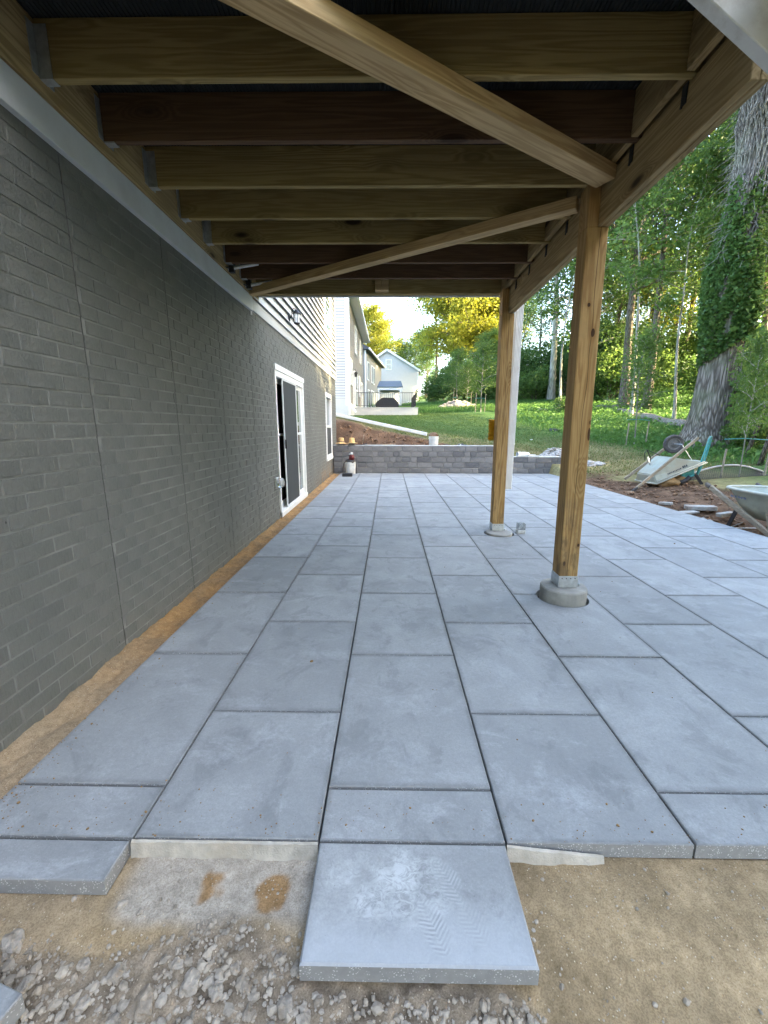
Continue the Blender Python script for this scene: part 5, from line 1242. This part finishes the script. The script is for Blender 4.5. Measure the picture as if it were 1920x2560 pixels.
# trees added behind and right of the camera, out of frame, to shade the yard
for i in range(16):
    tree(rt.choice('add'), rt.uniform(-14, 14), rt.uniform(-34, -17), rt.uniform(.8,1.0), rt.uniform(0,6.28), 'bark', 'leaf', WL, WG)
def shade_bushes():  # tall unseen bushes added to stop low sun reaching the patio
    for i in range(34):
        x, y = rt.uniform(13, 20), rt.uniform(-26, 4)
        if y > -2: x += 5
        bush(1, x, y, rt.uniform(1.9, 2.6), rt.uniform(0,6.28), BL, 'leaf')
for i in range(46):
    x, y = rt.uniform(12, 34), rt.uniform(-34, 12)
    if y > 2: x += 7
    if abs((x+1.63)*.37+(y-10.4)*.93) < 1.9: continue  # slot kept open so sun dapples the house wall
    tree(rt.choice('addd'), x, y, rt.uniform(.9,1.15), rt.uniform(0,6.28), 'bark', 'leaf', WL, WG)
for q, (x, y) in enumerate(((14.0,-4.2),(16.5,-5.4),(19.5,-6.2),(13.6,-2.2),(17.0,-3.2),(15.0,-7.0),(21.5,-3.6),(18.5,-8.6),(14.4,-.2),(19.0,-.9),(23.0,-7.4))):  # extra unseen trees added to block a sun leak on the near wall
    tree('d', x, y, 1.05, q*1.7, 'bark', 'leaf', WL, WG)
# far trees behind the houses and the golden lit tree
LT = 'trees beyond the neighbouring houses'
tree('gold', px(800, 66), 66, .80, .4, 'bark', 'leaf_sunlit', 'golden lit tree top showing over the nearest house roof', LT)
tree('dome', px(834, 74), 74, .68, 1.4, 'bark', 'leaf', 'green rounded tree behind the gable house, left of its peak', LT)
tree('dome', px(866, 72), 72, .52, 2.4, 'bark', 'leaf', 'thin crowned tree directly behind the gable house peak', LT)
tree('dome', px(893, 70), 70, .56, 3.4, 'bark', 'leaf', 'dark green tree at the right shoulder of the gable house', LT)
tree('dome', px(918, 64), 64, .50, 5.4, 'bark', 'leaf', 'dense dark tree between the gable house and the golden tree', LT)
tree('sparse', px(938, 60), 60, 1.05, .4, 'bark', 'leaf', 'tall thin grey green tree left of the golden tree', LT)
tree('gold', px(985, 54), 54, 1.12, 1.1, 'bark', 'leaf_sunlit', 'large golden yellow tree lit by the low sun', LT, sz=1.15)
tree('gold', px(1040, 52), 52, 1.05, 2.1, 'bark', 'leaf_sunlit', 'second golden lit crown merging with the right side of the large golden tree', LT, sz=1.08)
tree('gold', px(1010, 50), 50, 1.0, 4.1, 'bark', 'leaf_sunlit', 'broad golden lit crown in front of the large golden tree', LT)
tree('a', px(1104, 48), 48, .62, 3.1, 'bark', 'leaf', 'green tree right of the golden crowns beside the far deck post', LT)
tree('dome', px(1040, 43), 43, .36, 3.9, 'bark', 'leaf_light', 'arching light green tree below the golden crowns', LT)
tree('dome', px(985, 47), 47, .28, 1.9, 'bark', 'leaf_light', 'round light green tree at the left below the golden crowns', LT)
# bushes
def bush(i, x, y, s, rz, lab, leaf_m='leaf_light', group='bushes along the edge of the lawn'):
    sm_, fm = BUSH[i]; t = thing('bush', lab, 'bush', (x, y, tz(x,y)), group); t.rotation_euler = (0,0,rz); t.scale = (s,s,s)
    ROW.append((lab, x/y, t)) if y > 10 else None
    for nm, me, mt in (('stem', sm_, 'bark'), ('foliage', fm, leaf_m)):
        o = bpy.data.objects.new(nm, me); COL.objects.link(o); o.parent = t
        if len(me.materials) == 0: me.materials.append(M[mt])
        o.material_slots[0].link = 'OBJECT'; o.material_slots[0].material = M[mt]
BL = 'leafy green bush in the thicket along the far edge of the lawn'  # shade_bushes gives this label to its unseen added bushes
for xd, Y, i, s in ((926,46,0,.9),(935,44,1,.9),(955,47,1,1.2),(975,42,0,1.15),(1000,45,1,1.15),(1022,40,1,1.0),(1048,38,1,1.0),(1070,37,1,1.1),(1085,42,1,1.4),(1105,38,1,1.3),(1130,36,1,1.3),(1150,34,0,1.2),(1172,37,1,1.3),(1200,39,1,1.4),(1228,35,1,1.2),(1255,36,1,1.5),(1285,33,1,1.3),(1305,30,0,1.4),(1345,33,1,1.3),(1370,30,0,1.3),(1395,34,1,1.5),(1430,31,1,1.1),(1465,36,1,1.4),(1500,30,1,1.3),(1540,24,0,1.2),(1632,16.5,2,1.2),(1665,15,1,.9),(1660,12.8,0,1.0),(1690,14,1,1.2)):
    lm = rt.choice(['leaf','leaf_light','leaf_light']); bush(i, px(xd,Y), Y, s*rt.uniform(.9,1.1), rt.uniform(0,6.28), ('deep' if lm == 'leaf' else 'fresh')+' green leafy bush in the thicket '+('left' if xd < 1095 else 'right')+' of the far deck post', lm)
shade_bushes()
bush(2, px(1222,24.5), 24.5, .8, 1.0, 'low dark shrub on the lawn just left of the near post', 'leaf')
bush(2, px(1628,12.4), 12.4, .7, 2.0, 'small leafy shrub at the right foot of the ivy clad trunk', 'leaf_light')
NTH = ['leftmost', 'second from left', 'third from left', 'fourth from left', 'fifth from left', 'sixth from left', 'seventh from left', 'eighth from left', 'ninth from left', 'tenth from left'] + [w+' from left' for w in ('eleventh','twelfth','thirteenth','fourteenth','fifteenth','sixteenth','seventeenth','eighteenth','nineteenth','twentieth')]
for lab in sorted({r_[0] for r_ in ROW}):
    row = sorted([r_ for r_ in ROW if r_[0] == lab], key=lambda r_: r_[1])
    if len(row) > 1:
        for q, r_ in enumerate(row): r_[2]['label'] = NTH[q] + ' ' + lab.replace(' on the hillside to the right', ' on the hillside').replace('leafy ', '')
# the ivy clad giant
def giant():
    bx, by = 10.55, 14.0; bz_ = tz(bx, by)
    t = thing('ivy_tree', 'massive old tree trunk clad in ivy and grey vines at the right', 'tree', (bx, by, bz_))
    def rad(z): return .56 - .014*z + .30*math.exp(-max(z,0)/.55)
    b = MB(); n = 40; H = 17; rows = 60; vs_ = []
    for i in range(rows+1):
        z = -.4 + (H+.4)*(i/rows)
        for k in range(n):
            a = 2*math.pi*k/n; fl = 1 + .10*math.exp(-max(z,0)/.6)*math.sin(a*5+1) + .035*noise.noise(Vector((math.cos(a)*2, math.sin(a)*2, z*.4))) + .02*noise.noise(Vector((math.cos(a)*9, math.sin(a)*9, z*.9)))
            r_ = rad(z)*fl; vs_.append((bx+.02*z+r_*math.cos(a), by+r_*math.sin(a), bz_+z))
    b.add(vs_, [(i*n+k, i*n+(k+1)%n, (i+1)*n+(k+1)%n, (i+1)*n+k) for i in range(rows) for k in range(n)])
    tr_ = b.build('trunk', M['bark_big'], t, smooth=True, fixn=False)
    lim = MB(); rr = random.Random(8); P = []; rs = np.random.default_rng(8)
    for k in range(14):
        z = rr.uniform(8.5, 16); a = rr.uniform(0, 6.3); p = Vector((bx+.02*z, by, bz_+z)); d = Vector((math.cos(a), math.sin(a), rr.uniform(.1,.7))).normalized(); path = [p]
        for s in range(6): d = (d+Vector((rr.gauss(0,.25), rr.gauss(0,.25), rr.gauss(0,.2)))).normalized(); path.append(path[-1]+d*rr.uniform(.5,.9))
        lim.tube(path, [.13,.11,.09,.07,.05,.03,.015], 6, cap=False)
        for q in path[2:]: P.append(rs.normal(tuple(q), (.55,.55,.4), (150,3)))
    lim.build('limbs', M['bark'], t, fixn=False)
    V, F = leaves(np.concatenate(P), .17, rs, .1); link('crown', np_mesh('crown', V - np.array(ORIG[t.name]), F), M['leaf'], t)
    # ivy sleeve
    m = 16000; z = rs.beta(1.6, 2.0, m)*5.4 + 2.5; a = rs.uniform(0, 2*np.pi, m)
    th = .07 + .26*np.clip(np.sin((z-2.4)/5.6*np.pi), 0, 1)*(.6+.4*np.sin(a*3+z*1.3)); rr_ = .56-.014*z + th*rs.uniform(.45,1.05,m)
    low = 2.85 + .45*np.sin(a+2.2) ; keep = (z > low) & (np.sin(a*4+z*1.9)+np.sin(a*7-z*3.1)+rs.normal(0,.5,m) > -1.15)
    P = np.c_[bx+.02*z+rr_*np.cos(a), by+rr_*np.sin(a), bz_+z][keep]
    V, F = leaves(P, .115, rs, .35, .85); link('ivy', np_mesh('ivy', V - np.array(ORIG[t.name]), F), M['ivy'], t)
    vn = MB(); rr = random.Random(10)
    for k in range(260):
        a = rr.uniform(0, 6.3); z = rr.uniform(4.5, 10); path = []; r_ = rr.uniform(.006,.022)
        for s in range(9):
            rad_ = .56-.014*z+rr.uniform(.01,.10)+(.14 if z > 9 else .0)*rr.random(); path.append((bx+.02*z+rad_*math.cos(a), by+rad_*math.sin(a), bz_+z)); z += rr.uniform(.25,.75); a += rr.gauss(0,.22)
        vn.tube(path, r_, 5, cap=False)
    vn.tube([(bx+.50,by-.42,bz_+.0),(bx+.49,by-.40,bz_+.9),(bx+.45,by-.40,bz_+1.8),(bx+.40,by-.38,bz_+2.8),(bx+.38,by-.36,bz_+4)], .045, 7)
    vn.build('vine_stems', M['vine'], t, fixn=False)
    # dead twiggy mass above the ivy
    tw = MB()
    for k in range(1100):
        a = rr.uniform(0, 6.3); z = rr.uniform(5.6, 14); r0_ = .44; p = Vector((bx+.02*z+r0_*math.cos(a), by+r0_*math.sin(a), bz_+z)); d = Vector((math.cos(a), math.sin(a), rr.uniform(-1.1,.5))); L = rr.uniform(.15,.5)
        tw.tube([p, p+d*L*.5+Vector((0,0,-.05)), p+d*L+Vector((rr.gauss(0,.1), rr.gauss(0,.1), -.15))], [.011,.008,.004], 4, cap=False)
    o = tw.build('dead_twigs', M['vine'], t, fixn=False); o['kind'] = 'stuff'
giant()
# slimmer ivy trunk beside it
def ivy2():
    bx, by = px(1546, 19), 19.0; bz_ = tz(bx, by); rs = np.random.default_rng(18)
    t = thing('ivy_tree', 'slimmer ivy covered trunk just left behind the massive one', 'tree', (bx, by, bz_))
    MB().tube([(bx,by,bz_-.3),(bx+.05,by,bz_+5),(bx+.25,by,bz_+10),(bx+.2,by,bz_+15)], [.26,.2,.16,.1], 10).build('trunk', M['bark_pale'], t, smooth=True)
    m = 3600; z = rs.uniform(4.2, 11.5, m); a = rs.uniform(0, 6.3, m); r_ = .2+.22*rs.random(m)
    V, F = leaves(np.c_[bx+.02*z+r_*np.cos(a), by+r_*np.sin(a), bz_+z], .15, rs, .3, .85); link('ivy', np_mesh('ivy', V-np.array(ORIG[t.name]), F), M['leaf_light'], t)
ivy2()
# leaning dead stems at the right edge
for i, (xd, Y, dx, L, lab) in enumerate(((1618,11.8,.55,2.2,'leftmost leaning grey stem at the right edge beyond the shrub'),(1640,12.6,.9,3.6,'longest leaning grey stem at the right edge'),(1652,10.6,.5,2.6,'nearest leaning grey stem at the right edge'))):
    x = px(xd, Y); z = tz(x, Y)
    tag(MB().tube([(x-.1,Y,z-.2),(x+dx*.5,Y+.1,z+L*.5),(x+dx,Y+.2,z+L)], [.06,.05,.04], 9).build('dead_stem', M['bark'], smooth=True), lab, 'tree stem', 'leaning dead stems at the right edge')
# planted saplings with stakes
def sapling(x, y, s, stakes, lab, k, wd=1.):
    t = thing('sapling', lab, 'tree', (x, y, tz(x,y)), 'staked saplings'); t.scale = (s*wd,s*wd,s); t.rotation_euler = (0,0,k)
    for nm, me, mt in (('trunk', SAP[0], 'bark_pale'), ('crown', SAP[1], 'leaf_light')):
        o = bpy.data.objects.new(nm, me); COL.objects.link(o); o.parent = t
        if len(me.materials) == 0: me.materials.append(M[mt])
        o.material_slots[0].link = 'OBJECT'; o.material_slots[0].material = M[mt]
    for i, (dx, dy, L) in enumerate(stakes):
        zz = tz(x+dx, y+dy)
        tag(MB().tube([(x+dx,y+dy,zz-.2),(x+dx+.03,y+dy,zz+L)], .022, 7).build('stake', M['barrow_wood']), ('left' if dx < 0 else 'right')+' wooden stake beside the '+lab, 'stake', 'stakes of the saplings')
    if stakes:
        z = tz(x,y)+.85; tag(MB().tube([(x+stakes[0][0]-.05,y+stakes[0][1],z),(x,y-.01,z+.02),(x+stakes[-1][0]+.05,y+stakes[-1][1],z-.02)], .011, 5).build('tie', M['teal']), 'green tie around the '+lab, 'tie', 'ties of the saplings')
sapling(8.79, 15.0, 1.15, ((-.36,-.1,.78),(.33,-.1,.80)), 'planted sapling left of the tipped wheelbarrow', .3)
sapling(8.05, 9.5, .95, ((-.42,.0,.66),(.52,-.05,.78)), 'planted sapling right of the wire mesh', 1.4, .62)
sapling(px(1036,27), 27, 1.25, ((-.35,0,1.2),(.25,0,1.1)), 'planted sapling on the lawn left of the far post', 2.1)
sapling(px(1005,30), 30, 1.0, ((.3,0,1.2),), 'planted sapling in front of the rock mound', 2.9)
sapling(px(985,33), 33, 1.3, ((-.3,0,1.6),), 'planted sapling behind the rock mound', .9)
# fallen logs and rocks
def log(p0, p1, r0, r1, lab, mat='log_wood'):
    a, b = Vector((*p0, tz(*p0)+r0*.6)), Vector((*p1, tz(*p1)+r1*.6)); n = 9; pts = [a.lerp(b, i/n)+Vector((0,0,.05*math.sin(i*1.7))) for i in range(n+1)]
    tag(MB().tube(pts, [r0+(r1-r0)*i/n for i in range(n+1)], 10).build('log', M[mat], smooth=True), lab, 'log', 'fallen logs on the hillside')
log((12.95,24.0), (12.6,17.6), .16, .22, 'long fallen log leading to the foot of the ivy clad trunk')
log((12.9,26.5), (15.2,26.0), .15, .13, 'short cut log lying above the long fallen log')
log((13.2,15.5), (17,13.6), .16, .14, 'dark fallen log right of the ivy clad trunk')
log((9.2,26.2), (11.6,26.6), .10, .09, 'thin pale log in the long grass between the deck posts')
pile(px(985,31.5), 31.5, 1.55, .8, .55, 260, .16, 'rock_mound', 'gravel', 'mound of pinkish rock and soil on the far lawn', 'mound', 12)
tag(MB().stone((px(1196,18.5),18.5,tz(px(1196,18.5),18.5)+.0), .26, 3, 3, .38, .3).build('drain_inlet', M['black'], smooth=True), 'dark drain inlet hump on the lawn between the posts', 'drain')
tag(MB().stone((px(1148,15.8),15.8,tz(px(1148,15.8),15.8)+.03), .07, 4, 1, .5, .3).build('paper_scrap', M['white']), 'small white scrap on the lawn between the posts', 'scrap')

# ------------------------------------------------------------------ grass
def blades(name, x, y, h, w, mat, seed, lean=.35):
    rs = np.random.default_rng(seed); n = len(x); z = terrain(x, y) - .01; a = rs.uniform(0, 6.283, n); hh = h*rs.uniform(.5, 1.4, n); ww = w*rs.uniform(.7,1.3,n)
    b = rs.uniform(0, 6.283, n); l = hh*lean*rs.uniform(.2,1.6,n)
    V = np.stack([np.c_[x-ww*np.cos(a), y-ww*np.sin(a), z], np.c_[x+ww*np.cos(a), y+ww*np.sin(a), z], np.c_[x+l*np.cos(b), y+l*np.sin(b), z+hh]], 1).reshape(-1,3)
    i = np.arange(n)*3; o = link(name, np_mesh(name, V, np.stack([i,i+1,i+2],1)), M[mat]); tag(o, kind='stuff')
def scatter(n, x0, x1, y0, y1, keep, seed):
    rs = np.random.default_rng(seed); x = rs.uniform(x0,x1,n); y = y0 + (y1-y0)*rs.random(n)**1.25; k = rs.random(n) < keep(x, y); return x[k], y[k]
hillw = lambda x, y: np.clip(sm(x + .32*(y-12), 8.2, 10.5), 0, 1)
ok = lambda x, y: (1-dirt_mask(x,y))*((y > 12.15) | (x > 4.95))*(~((x < -1.5) & (y > 21)))*(~((x < 1.9) & (x > -2.3) & (y > 25.7) & (y < 32.4)))
x, y = scatter(130000, -2.6, 11, 11.0, 31, lambda x, y: ok(x,y)*(1-hillw(x,y))*(.25+.75*sm(y,12.5,17)), 1); blades('lawn_grass', x, y, .055, .010, 'grass', 1)
x, y = scatter(60000, -2.6, 10, 10.6, 18, lambda x, y: ok(x,y)*(1-hillw(x,y))*(1-sm(y,13,18)), 2); blades('dry_grass', x, y, .045, .008, 'grass_dry', 2)
x, y = scatter(130000, 6.5, 26, 5, 40, lambda x, y: ok(x,y)*hillw(x,y), 3); blades('long_grass', x, y, .20, .016, 'cover', 3, .8)
x, y = scatter(60000, -1, 12, 27, 42, lambda x, y: ok(x,y)*sm(y, 27, 31), 4); blades('rough_grass', x, y, .30, .022, 'cover', 4, .7)
x, y = scatter(45000, 7, 28, 7, 38, lambda x, y: ok(x,y)*hillw(x,y), 5)
rs = np.random.default_rng(77); P = np.c_[x, y, terrain(x, y) + rs.uniform(.03, .28, len(x))]; V, F = leaves(P, .13, rs, .0, .8)
tag(link('ground_cover', np_mesh('ground_cover', V, F), M['cover']), kind='stuff')
